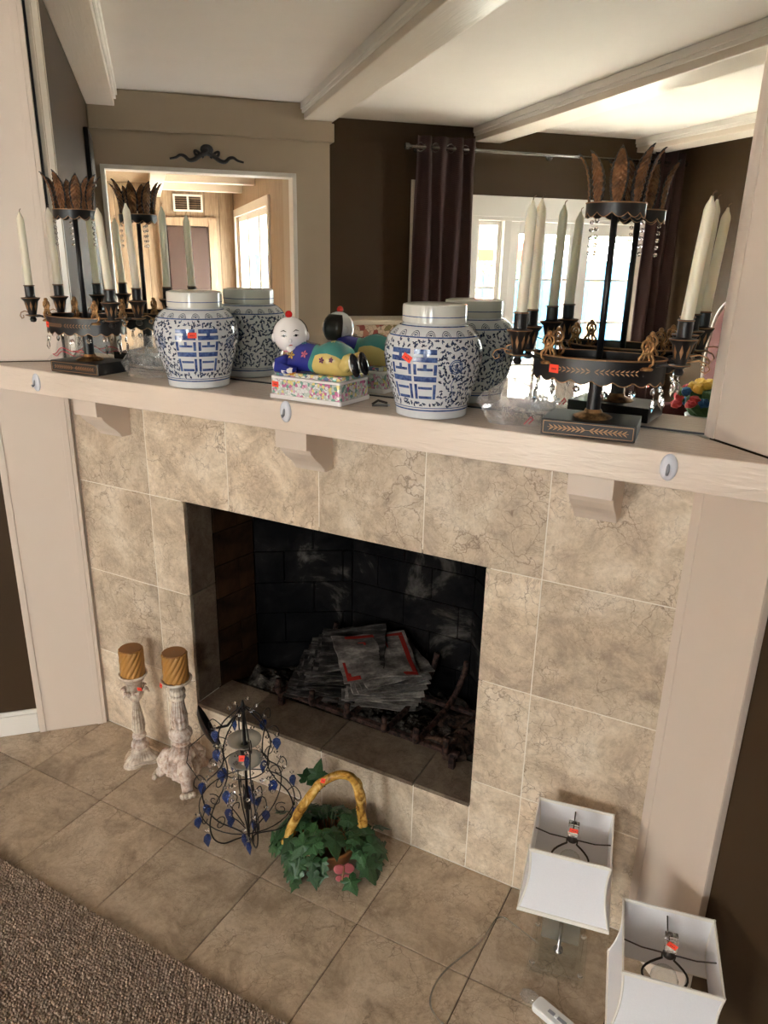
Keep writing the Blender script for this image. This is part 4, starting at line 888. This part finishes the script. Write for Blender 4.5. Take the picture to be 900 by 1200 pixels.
for k in range(3):
    a = k*2*PI/3; ca, sa = math.cos(a), math.sin(a); P = lambda r, s, z: (r*ca-s*sa, r*sa+s*ca, z)
    B = MB(); B.tube([P(.026, 0, .095), P(.050, 0, .088), P(.064, 0, .066), P(.064, 0, .042), P(.072, 0, .024), P(.084, 0, .018)], [.018, .024, .023, .0185, .017, .0165], 14)
    leg = B.build('paw_leg', 'whitewashed_resin', c2, smooth=True)
    B = MB()
    for s in (-.013, -.0045, .0045, .013): B.ball(P(.097-abs(s)*.35, s*1.25, .0098), .0095, 10, (1.15, 1.0, 1.0))
    B.build('paw_toes', 'whitewashed_pale', leg, smooth=True)
    B = MB()
    for s in (-1, 1): B.tube([P(.050, s*.021, .092), P(.064, s*.02, .08), P(.066, s*.016, .062), P(.056, s*.012, .056), P(.053, s*.016, .07)], [.003, .005, .005, .004, .003], 8)
    B.build('scroll_leaf', 'whitewashed_pale', leg, smooth=True)
sticker(c2, (.012, -.0465, .364), (-.25, 0, .28), .008, .0065)
pillar_candle((.462, -.108, .3705), 'caramel spiral pillar candle on the taller ornate candlestick', 1.0)

# ------------------------------------------------------------------ small chandelier standing on the hearth
ch = thing('chandelier', 'dark wire chandelier with blue glass drops standing on the hearth', 'chandelier', (.812, -.222, 0), .35)
B = MB(); B.lathe([(.0035, .02), (.0035, .12), (.010, .125), (.012, .16), (.006, .17), (.004, .2), (.004, .30), (.012, .305), (.016, .33), (.005, .345), (.004, .44), (.009, .445), (.006, .46), (.002, .475)], 12); B.build('stem', 'black_iron', ch, smooth=True)
RIB = [(.012, .0035), (.016, .03), (.045, .045), (.09, .062), (.122, .10), (.132, .15), (.118, .195), (.085, .232), (.064, .27), (.066, .315), (.074, .352), (.060, .395), (.03, .43), (.006, .455)]
def smooth_path(P, n=4):
    out = []
    for i in range(len(P)-1):
        p0, p1, p2, p3 = P[max(0, i-1)], P[i], P[i+1], P[min(len(P)-1, i+2)]
        for k in range(n):
            t = k/n; out.append(tuple(.5*((2*b)+(-a+c)*t+(2*a-5*b+4*c-d)*t*t+(-a+3*b-3*c+d)*t**3) for a, b, c, d in zip(p0, p1, p2, p3)))
    out.append(P[-1]); return out
def spiral(c, r0, turns, a0, n=16): return [(c[0]+r0*(1-.8*i/n)*math.cos(a0+turns*2*PI*i/n), c[1]+r0*(1-.8*i/n)*math.sin(a0+turns*2*PI*i/n)) for i in range(n+1)]
drop = MB(); drop.lathe([(.0006, -.036), (.0055, -.026), (.0105, -.015), (.0085, -.005), (.002, 0), (.0008, .001)], 10, rf=lambda a, z, v: 1-.08*abs(math.sin(a*5))); DRP = drop.mesh('blue_drop', 'blue_glass')
OCT = MB().lathe([(.001, -.0068), (.0068, 0), (.001, .0068)], 8).mesh('crystal_octagon', 'crystal')
for k in range(6):
    a = k*PI/3; ca, sa = math.cos(a), math.sin(a); Q = lambda p: (p[0]*ca, p[0]*sa, p[1])
    B = MB(); B.tube([Q(p) for p in smooth_path(RIB)], .0021, 6); B.tube([Q(p) for p in smooth_path([(.012, .06), (.035, .10), (.055, .13), (.05, .165), (.03, .16), (.032, .142)])], .0016, 6)
    rib = B.build('rib', 'black_iron', ch, smooth=True)
    arm_ = smooth_path([(.115, .195), (.135, .215), (.150, .20), (.155, .178), (.145, .168), (.138, .178)])
    for pth in (arm_, smooth_path([(.06, .385), (.085, .405), (.098, .392), (.095, .372), (.086, .375)]), spiral((.098, .135), .022, 1.2, 1.0), spiral((.09, .262), .02, -1.1, 3.0)):
        B = MB(); B.tube([Q(p) for p in pth], .0014, 6); B.build('scroll', 'black_iron', rib, smooth=True)
    for r, z in ((.147, .163), (.124, .095+.02*(k % 2)), (.088, .36), (.078, .232), (.052, .118)):
        da = random.uniform(-.3, .3); x, y = r*math.cos(a+da), r*math.sin(a+da)
        place('blue_drop', DRP, ch, (x, y, max(z, .05)), (random.uniform(-.2, .2), random.uniform(-.2, .2), a), (1.2, .7, 1.1))
        place('crystal_octagon', OCT, ch, (x, y, max(z, .05)+.012))
    for q in range(7):
        r = .07+.05*(q/6); z = .345-.018*q; place('crystal_octagon', OCT, ch, (r*.9*math.cos(a+.5), r*.9*math.sin(a+.5), z), (0, 0, q))
for k in range(6): 
    a = k*PI/3+.5; place('crystal_octagon', OCT, ch, (.035*math.cos(a), .035*math.sin(a), .45+.008*(k % 2))); place('crystal_octagon', OCT, ch, (.045*math.cos(a), .045*math.sin(a), .205)); place('crystal_octagon', OCT, ch, (.05*math.cos(a+.4), .05*math.sin(a+.4), .19))
for r, z in ((.132, .15), (.064, .27)):
    B = MB(); B.tube([(r*math.cos(2*PI*i/36), r*math.sin(2*PI*i/36), z) for i in range(36)], .0017, 6, True); B.build('hoop', 'black_iron', ch, smooth=True)
for z in (.27, .335):
    B = MB(); B.lathe([(.010, 0), (.03, .004), (.046, .015), (.047, .017), (.03, .007), (.010, .003)], 24, cap=False); B.build('glass_dish', 'frosted_glass', ch, loc=(0, 0, z), smooth=True)
B = MB(); B.lathe([(.001, 0), (.03, .003), (.055, .010), (.068, .019), (.070, .021), (.066, .021), (.05, .012), (.001, .006)], 40); can = B.build('ceiling_canopy', 'black_iron', ch, smooth=True)
can.location = Matrix.Rotation(-.35, 3, 'Z') @ Vector((.622-.812, -.178+.222, .285)); can.rotation_euler = (Matrix.Rotation(-.35, 3, 'Z') @ Vector((.594, .712, .406))).to_track_quat('Z', 'Y').to_euler()
B = MB(); B.tube([Matrix.Rotation(-.35, 3, 'Z') @ Vector(p) for p in ((-.175, .045, .29), (-.10, .05, .33), (-.045, .025, .40), (0, 0, .455))], .004, 8); B.tube([Matrix.Rotation(-.35, 3, 'Z') @ Vector(p) for p in ((-.18, .045, .28), (-.235, .03, .22), (-.24, .02, .17), (-.19, .015, .13), (-.155, .0, .16))], .0014, 6); B.build('hanging_cord', 'black_iron', ch, smooth=True)
_k = Matrix.Rotation(-.35, 3, 'Z') @ Vector((.03, -.05, .333)); sticker(ch, _k, (-.3, 0, .2), .008, .008)

# ------------------------------------------------------------------ ivy basket with twisted ceramic handle
ib = thing('ivy_basket', 'green artificial ivy in a basket with a twisted ochre ceramic handle', 'basket', (1.035, -.150, 0), 0)
B = MB(); B.lathe([(.050, .001), (.066, .008), (.078, .035), (.086, .062), (.088, .070), (.082, .070), (.074, .04), (.06, .014), (.001, .012)], 40, rf=lambda a, z, v: 1+.02*math.sin(a*20+z*180)); B.build('bowl', 'basket_brown', ib, smooth=True)
HP = smooth_path([(-.092, -.060, .072), (-.078, -.055, .12), (-.052, -.035, .185), (-.02, -.008, .24), (.022, .02, .268), (.06, .038, .255), (.078, .042, .20), (.082, .044, .13), (.080, .044, .075)], 6)
B = MB(); n = len(HP)
for ph, rr in ((0, .0105), (2.1, .0098), (4.2, .0092)):
    pts = []
    for i, p in enumerate(HP):
        a = ph+i*.30; pts.append((p[0]+.0055*math.cos(a), p[1]+.0055*math.sin(a), p[2]+.003*math.sin(a*1.3)))
    B.tube(pts, [rr*(1.25 if i < 4 else 1)+.0012*math.sin(i*.9+ph) for i in range(n)], 10)
hnd = B.build('twisted_handle', 'ceramic_branch', ib, smooth=True)
B = MB(); B.ball((-.098, -.072, .06), .011, 10); B.build('handle_knob', 'ceramic_branch', hnd, smooth=True)
sticker(hnd, (-.006, -.016, .262), (-.9, 0, .2), .006, .006)
def ivy_mesh(seed):
    rnd = random.Random(seed)
    out = [(0, -.06), (.10, -.20), (.34, -.28), (.50, -.10), (.36, .10), (.58, .30), (.30, .42), (.20, .62), (0, 1.0)]
    out += [(-x, y) for x, y in reversed(out[1:-1])]
    vs = [(0, .15, .03)]; 
    for x, y in out:
        k = 1+rnd.uniform(-.1, .1); vs.append((x*k, y*k, -.18*abs(x)-.22*max(0, y-.2)**1.5+rnd.uniform(-.03, .03)))
    B = MB(); nn = len(out); B.add(vs, [(0, 1+i, 1+(i+1)%nn) for i in range(nn)]); return B.mesh('ivy_leaf', 'ivy_leaf')
IV = [ivy_mesh(k) for k in range(4)]
rnd = random.Random(31); cnt = 0
def put_leaf(x, y, z, out_a, tilt, s):
    place('ivy_leaf', IV[rnd.randrange(4)], ib, (x, y, z), Euler((tilt, rnd.uniform(-.45, .45), out_a-PI/2)), (s, s, s))
for k in range(190):
    a = rnd.uniform(0, 2*PI); u = rnd.random(); r = .03+.118*math.sqrt(u); s = rnd.uniform(.030, .060)
    x, y = r*math.cos(a)*1.06, r*math.sin(a)*.86; z = .122-.085*(r/.148)**2*1.0+rnd.uniform(-.022, .02)
    if y > .075 and x > -.02: y = .075
    if r > .062 and abs(a-5.55) < .42: continue
    tilt = rnd.uniform(-.2, .25)-1.15*(r/.15)**2; put_leaf(x, y, max(.022, z), a+rnd.uniform(-.7, .7), tilt, s)
for x, y, z, a, tl, s in ((-.10, .045, .185, 2.2, .3, .05), (-.085, .06, .165, 1.6, .5, .048), (-.075, .055, .20, 1.9, .7, .05), (-.13, -.02, .11, 2.8, -.3, .05), (-.12, -.09, .05, 3.6, -.9, .045), (-.02, -.125, .035, 4.5, -.9, .044), (-.01, -.145, .025, 4.6, -.4, .03), (.13, .0, .10, .1, -.5, .05), (.125, .05, .12, .6, -.2, .045), (.11, -.07, .03, -.6, -.4, .05), (.06, -.06, .135, -.9, -.2, .06), (-.02, -.085, .105, 4.6, -.5, .055), (-.065, -.085, .095, 4.2, -.6, .052), (.14, -.03, .055, -.2, -.9, .05)): put_leaf(x, y, z, a, tl, s)
B = MB()
for k in range(26):
    a = k*2.399; r = .06+.07*((k*37 % 10)/10); B.tube([(.01*math.cos(a), .01*math.sin(a), .05), (.6*r*math.cos(a), .55*r*math.sin(a), .12), (r*1.05*math.cos(a), .85*r*math.sin(a), .085)], .0012, 5)
B.build('ivy_stems', 'stem_green', ib)
B = MB()
for s, (cx, cz, r) in enumerate(((-.012, .024, .017), (.013, .030, .017), (-.008, .002, .011), (.012, .006, .012))):
    B.ball((cx, 0, cz), r, 12, (.95, .16, .75))
bt = B.build('ceramic_butterfly', 'butterfly_pink', ib, loc=(.092, -.078, .026), rot=(-.55, .25, .6), smooth=True)
B = MB(); B.ball((0, -.003, .016), .02, 10, (.14, .14, 1)); B.build('butterfly_body', 'basket_brown', bt, smooth=True)

# ------------------------------------------------------------------ table lamps
def lamp(loc, rz, label, tagrot):
    L = thing('table_lamp', label, 'lamp', loc, rz, 'white shaded table lamps')
    # clear acrylic base: slab, upright block with frosted core, rod
    B = MB(); B.box(-.066, .066, -.066, .066, .0005, .018); B.build('base_slab', 'acrylic', L, bevel=.002)
    B = MB(); B.box(-.055, .055, -.018, .018, .0185, .185); B.build('clear_block', 'acrylic', L, bevel=.002)
    B = MB(); B.box(-.045, .045, .026, .029, .0185, .10); B.build('frosted_panel', 'clear_cord', L)
    for sx in (-1, 1):
        for sy in (-1, 1): B = MB(); B.lathe([(.001, .0), (.006, .001), (.007, .004), (.004, .0075), (.001, .008)], 10, c=(sx*.056, sy*.056, .0185)); B.build('corner_stud', 'crystal', L, smooth=True)
    B = MB(); B.lathe([(.012, .0185), (.012, .022), (.005, .024), (.005, .2), (.012, .202), (.014, .23), (.012, .25), (.004, .252)], 14); B.build('rod_and_socket', 'steel', L, smooth=True)
    B = MB(); B.ball((0, 0, .285), .027, 14, (1, 1, 1.2)); B.build('bulb', 'window_glass', L, smooth=True)
    B = MB(); B.tube([(-.009, 0, .245)]+[(-.042*math.sin(PI*k/12+.001)*(1 if k < 12 else 0), 0, .245+.105*k/12) for k in range(1, 12)]+[(-.012, 0, .352), (0, 0, .354)], .0022, 8)
    B.tube([(.009, 0, .245)]+[(.042*math.sin(PI*k/12+.001), 0, .245+.105*k/12) for k in range(1, 12)]+[(.012, 0, .352), (0, 0, .354)], .0022, 8); B.build('harp', 'dull_iron', L, smooth=True)
    H0, H1, W0, W1 = .212, .378, .099, .086
    def hw(v): return W0+(W1-W0)*v-.010*math.sin(PI*v)
    sh = MB()
    for k in range(4):
        ca, sa = math.cos(k*PI/2), math.sin(k*PI/2)
        sh.grid(lambda u, v: ((2*u-1)*hw(v)*ca+hw(v)*sa, (2*u-1)*hw(v)*sa-hw(v)*ca, H0+(H1-H0)*v), 1, 14)
    sd_ = sh.build('shade', 'shade_linen', L, solid=.0016)
    B = MB()
    for v, hh in ((0, .006), (1, -.005)):
        z = H0+(H1-H0)*v
        for k in range(4):
            ca, sa = math.cos(k*PI/2), math.sin(k*PI/2); w_ = hw(v)+.0014; z0, z1 = sorted((z, z+hh*1.6)); 
            pr = [(-w_, -w_), (w_, -w_), (w_, -w_+.003), (-w_, -w_+.003)]; B.prism([(x*ca-y*sa, x*sa+y*ca) for x, y in pr], z0, z1)
    for sx in (-1, 1):
        for sy in (-1, 1): B.tube([(sx*hw(k/14), sy*hw(k/14), H0+(H1-H0)*k/14) for k in range(15)], .0026, 6)
    B.build('shade_trim', 'shade_trim', sd_)
    zz = .354
    B = MB(); wv = hw(.86)
    B.tube([(-wv, 0, .362), (-.05, 0, zz), (.05, 0, zz), (wv, 0, .362)], .0014, 6); B.tube([(0, 0, zz), (0, .05, zz), (0, wv, .362)], .0014, 6)
    B.lathe([(.011, zz-.003), (.012, zz), (.008, zz+.004), (.005, zz+.008), (.0065, zz+.011), (.003, zz+.013)], 14); B.build('spider_fitter', 'dull_iron', L)
    B = MB(); B.box(-.0105, .0105, -.0105, .0105, .367, .372); B.box(-.012, .012, -.012, .012, .373, .397); fi = B.build('crystal_finial', 'crystal', L, bevel=.002)
    sticker(fi, (.001, -.0132, .389), (-.1, tagrot, 0), .0095, .005)
    return L
lamp((1.692, -.148, 0), math.radians(10), 'white square shaded table lamp standing against the stone tiles', 0)
lamp((1.932, -.352, 0), math.radians(11), 'white square shaded table lamp standing before the right pier', .5)
lc = MB(); lc.tube(smooth_path([(1.64, -.14, .003), (1.58, -.12, .003), (1.529, -.115, .003), (1.513, -.207, .003), (1.469, -.325, .003), (1.468, -.40, .003), (1.50, -.435, .003), (1.56, -.45, .003)], 8), .0022, 6); tag(lc.build('lamp_cord', 'clear_cord', smooth=True), 'clear lamp cord curling over the hearth tiles', 'cord')
dm = thing('cord_dimmer', 'white plastic slider dimmer lying on the hearth tiles', 'dimmer', (1.735, -.315, .0005), math.radians(-18))
B = MB(); B.prism(rbx(.055, .018, .008), 0, .017); B.build('housing', 'white_plastic', dm, bevel=.003)
B = MB(); B.box(-.02, .025, -.004, .004, .017, .0185); B.build('slot', 'cool_grey', dm)
B = MB(); B.box(-.003, .004, -.006, .006, .0175, .022); B.build('slider', 'white_plastic', dm, bevel=.001)
crumple('plastic_wrap', 'scrap of clear plastic wrap beside the white dimmer', (1.668, -.292, .0005), (.018, .012, .012), 41, n=14)

# ------------------------------------------------------------------ inside the firebox
gr = thing('fireplace_grate', 'rusty iron fireplace grate holding burnt newspapers', 'grate', (.95, .225, .19), -.03)
for yy, z in ((-.10, .075), (.11, .075)):
    B = MB(); B.box(-.30, .36, yy-.009, yy+.009, z-.007, z+.007); B.build('cross_bar', 'rusty_iron', gr, bevel=.002)
for x in (-.26, -.13, 0, .13, .235, .33):
    B = MB(); B.tube(smooth_path([(x, -.125, .135), (x, -.13, .10), (x, -.11, .085), (x, 0, .082), (x, .12, .092), (x+.01, .17, .15), (x+.015, .185, .20)], 4), .0095, 8); B.build('bar', 'rusty_iron', gr, smooth=True)
for x in (-.27, .34):
    for yy in (-.10, .11): B = MB(); B.box(x-.009, x+.009, yy-.009, yy+.009, .001, .07); B.build('leg', 'rusty_iron', gr, bevel=.002)
B = MB(); rn = random.Random(9)
def ashz(x, y): return .018+.012*math.sin(x*17+y*9)+.010*math.sin(x*41-y*23)+.008*math.sin(x*67+y*51)
B.grid(lambda u, v: (.462+.045*v+(1.366-.462-.06*v)*u, .168+.165*v, .19+max(.002, ashz(u*.9, v*.3)*(.3+math.sin(PI*min(1, v*1.1+.05))))), 60, 24)
B.grid(lambda u, v: (.50+.25*v+(1.34-.5-.44*v)*u, .333+.135*v, .19+max(.002, ashz(u*.9, .3+v*.2)*.8)), 50, 12)
for k in range(420):
    x, y = rn.uniform(.52, 1.33), rn.uniform(.18, .30); B.ball((x, y, .205+rn.random()*.012), rn.uniform(.003, .011), 5, (1, .8, .6), .3)
tag(B.build('ash_bed', 'ash'), 'bed of grey ash and cinders under the grate', 'ash', kind='stuff')
def log(loc, rot, L_, r, label, seed):
    rn = random.Random(seed); B = MB(); n = 14; pts = [(-L_/2+L_*k/9, rn.uniform(-.006, .006), rn.uniform(-.004, .004)) for k in range(10)]
    B.tube(pts, [r*rn.uniform(.8, 1.1)*(.75 if k in (0, 9) else 1) for k in range(10)], n); tag(B.build('charred_log', 'charred_log', None, loc=loc, rot=rot), label, 'log', 'charred logs in the firebox')
log((1.285, .205, .245), (0, -.15, 1.25), .14, .042, 'thick charred log end beside the right jamb', 1)
log((1.24, .30, .24), (.1, .1, .5), .16, .026, 'charred log leaning behind the grate bars', 2)
log((1.30, .255, .232), (0, .3, -.6), .10, .02, 'short grey burnt chunk behind the thick log end', 3)
log((.845, .185, .225), (0, 1.25, .4), .08, .012, 'small upright burnt stick beneath the newspapers', 4)
log((1.17, .205, .222), (0, .05, .35), .11, .013, 'split burnt stick lying on the ash by the sill', 5)
def sheet(loc, rot, w_, d_, mat, label, group, seed, th=.006, curl=.009):
    rn = random.Random(seed); p1, p2, p3 = rn.uniform(0, 6), rn.uniform(0, 6), rn.uniform(0, 6)
    def f(u, v): 
        e = max(abs(u-.5), abs(v-.5))*2
        return ((u-.5)*w_+.002*math.sin(v*17+p1), (v-.5)*d_+.002*math.sin(u*13+p2), curl*math.sin(u*2.6+p3)*.6+curl*.5*(e**3)*math.sin(p1+u*5+v*4)+.0012*math.sin(u*19+v*11+p2))
    B = MB(); B.grid(f, 16, 12); o = B.build('newspaper', mat, None, loc=loc, rot=rot, solid=th); tag(o, label, 'newspaper', group); return o
for k in range(11):
    sheet((.790+.007*k, .232+.0045*k, .298+.0105*k), (rn.uniform(-.015, .015)+.24, rn.uniform(-.015, .015)-.05, .25+rn.uniform(-.14, .14)+.02*k), .24-.003*k, .20, 'burnt_paper', 'topmost charred grey newspaper of the burnt pile' if k == 10 else ('lowest charred grey newspaper, lying on the grate bars' if k == 0 else 'charred grey newspaper inside the burnt pile on the grate'), 'charred newspapers on the grate', 100+k, .005)
for k in range(8):
    sheet((.965+.002*k, .262+.006*k, .300+.0105*k), (rn.uniform(-.015, .015)+.26, rn.uniform(-.015, .015)+.06, .40+.09*k+rn.uniform(-.08, .08)), .24, .17, 'newsprint', 'lowest pale newspaper, lying on the grate bars' if k == 0 else ('pale newspaper directly under the red bordered sheet' if k == 7 else 'pale unburnt newspaper inside the pile under the red bordered sheet'), 'pale newspapers on the grate', 200+k, .004)
rp = sheet((.945, .275, .396), (.27, .06, .80), .25, .20, 'newsprint', 'newspaper with a red printed border on top of the pile', None, 311, .004, .012)
B = MB()
for a0, a1, b0, b1 in ((-.115, .115, -.094, -.080), (-.115, .115, .080, .094), (-.115, -.099, -.08, .08), (.099, .115, -.08, .08), (-.06, .05, .03, .06)):
    B.grid(lambda u, v: (lambda x, y: (x, y, .0062+.012*math.sin((x/.25+.5)*2.6+1)*.0))(a0+(a1-a0)*u, b0+(b1-b0)*v), 6, 3)
rb = B.build('red_border', 'red_print', rp)
md = rb.modifiers.new('wrap', 'SHRINKWRAP'); md.target = rp; md.wrap_method = 'NEAREST_SURFACEPOINT'; md.wrap_mode = 'ABOVE_SURFACE'; md.offset = .0012

# ------------------------------------------------------------------ things seen only in the mirror
cs = thing('tall_chest', 'tall cream painted chest with a flowered frieze seen beside the plum curtain', 'chest', RW(4.0, 1.72, 0), RZ)
B = MB(); B.box(-.17, .18, -.28, .28, .06, 1.06); B.build('carcass', 'chest_cream', cs, bevel=.004)
B = MB(); B.box(-.20, .19, -.31, .31, 1.155, 1.185); B.build('top', 'chest_cream', cs, bevel=.006)
B = MB(); B.box(-.185, .18, -.295, .295, 1.06, 1.155); B.build('frieze', 'chest_flowers', cs)
for k in range(4):
    d = MB().box(-.185, -.171, -.26, .26, .1+k*.24, .32+k*.24).build('drawer', 'chest_cream', cs, bevel=.003)
    for t in (-.15, .15): B = MB(); B.ball((-.195, t, .21+k*.24), .014, 10); B.build('knob', 'gilt', d, smooth=True)
for x in (-.14, .15):
    for t in (-.25, .25): B = MB(); B.lathe([(.02, .006), (.03, .03), (.02, .06)], 10, c=(x, t, 0)); B.build('foot', 'chest_cream', cs)
orn = thing('scroll_ornament', 'black carved scroll ornament on the beige header above the opening', 'ornament', RW(3.802, .648, 2.128), RZ)
B = MB()
for s in (-1, 1):
    B.tube([(-.012, s*y, z) for y, z in smooth_path([(.0, .03), (.04, .012), (.075, -.012), (.105, -.016), (.13, .004), (.155, .008), (.18, -.006), (.215, -.014)], 5)], [.016-.010*(i/35) for i in range(36)], 8)
    B.tube([(-.012, s*y, z) for y, z in smooth_path([(.02, .0), (.05, .03), (.07, .035), (.065, .015), (.045, .012)], 5)], .008, 6)
B.build('scrollwork', 'black_edge', orn, smooth=True)
B = MB(); B.ball((-.014, 0, .045), .03, 12, (.4, 1.3, 1)); B.ball((-.02, 0, .04), .014, 10); B.build('shell_boss', 'black_edge', orn, smooth=True)
pic = thing('framed_picture', 'small dark framed picture on the brown left wall seen in the mirror', 'picture', RW(3.45, .0125, 2.06), RZ)
B = MB(); B.box(-.16, .16, -.012, .012, -.13, .13); B.build('frame', 'black_edge', pic, bevel=.004)
B = MB(); B.box(-.13, .13, .0125, .014, -.10, .10); B.build('print', 'picture_dark', pic)
ac = thing('armchair', 'mauve high backed armchair with white piping seen in the mirror', 'armchair', RW(3.08, 3.80, 0), RZ+math.radians(12))
B = MB(); B.prism([(-.33, .62), (-.34, 1.0), (-.27, 1.25), (-.1, 1.37), (.1, 1.37), (.27, 1.25), (.34, 1.0), (.33, .40), (-.33, .40)][::-1], .20, .31, 'y'); B.build('back', 'mauve_cloth', ac, bevel=.02)
B = MB(); B.tube(smooth_path([(-.34, .2, .6), (-.345, .2, 1.0), (-.275, .2, 1.255), (-.1, .2, 1.375), (.1, .2, 1.375), (.275, .2, 1.255), (.345, .2, 1.0), (.34, .2, .6)], 4), .008, 6); B.build('piping', 'white_piping', ac, smooth=True)
B = MB(); B.box(-.30, .30, -.30, .20, .33, .46); B.build('seat', 'mauve_cloth', ac, bevel=.03)
for s in (-1, 1):
    B = MB(); B.box(s*.34-.05, s*.34+.05, -.28, .2, .33, .62); B.build('armrest', 'mauve_cloth', ac, bevel=.03)
    for y in (-.25, .25): B = MB(); B.lathe([(.018, .007), (.026, .33)], 10, c=(s*.3, y, 0)); B.build('leg', 'dark_wood', ac)
sdt = thing('side_table', 'small round dark side table carrying the flower arrangement', 'table', RW(2.17, 3.10, 0), RZ)
B = MB(); B.lathe([(.20, .715), (.21, .725), (.21, .74), (.2, .745)], 32); B.build('table_top', 'dark_wood', sdt)
B = MB(); B.lathe([(.15, .007), (.14, .03), (.04, .05), (.025, .1), (.03, .5), (.05, .715)], 20); B.build('pedestal', 'dark_wood', sdt, smooth=True)
fl = thing('flower_arrangement', 'artificial yellow, red and blue flowers in a low bowl on the side table', 'flowers', RW(2.17, 3.10, .746), RZ)
B = MB(); B.lathe([(.05, 0), (.08, .03), (.09, .07), (.085, .07), (.001, .05)], 20); B.build('bowl', 'white_plastic', fl, smooth=True)
rn = random.Random(12)
for k in range(44):
    a = rn.uniform(0, 2*PI); e = rn.uniform(.1, 1.4); r = .14; p = (r*math.cos(e)*math.cos(a), r*math.cos(e)*math.sin(a), .10+r*math.sin(e)); 
    mat = 'bloom_yellow' if p[2] > .20 else rn.choice(('bloom_red', 'bloom_blue', 'bloom_leaf', 'bloom_red', 'bloom_blue', 'bloom_yellow'))
    B = MB(); B.ball((0, 0, 0), .030, 10, (1, 1, .8), .22); B.build('flower_head', mat, fl, loc=p, rot=(rn.uniform(-.5, .5), rn.uniform(-.5, .5), 0))
B = MB(); B.ball((0, 0, .13), .10, 14, (1, 1, .9), .12); B.build('foliage', 'bloom_leaf', fl)
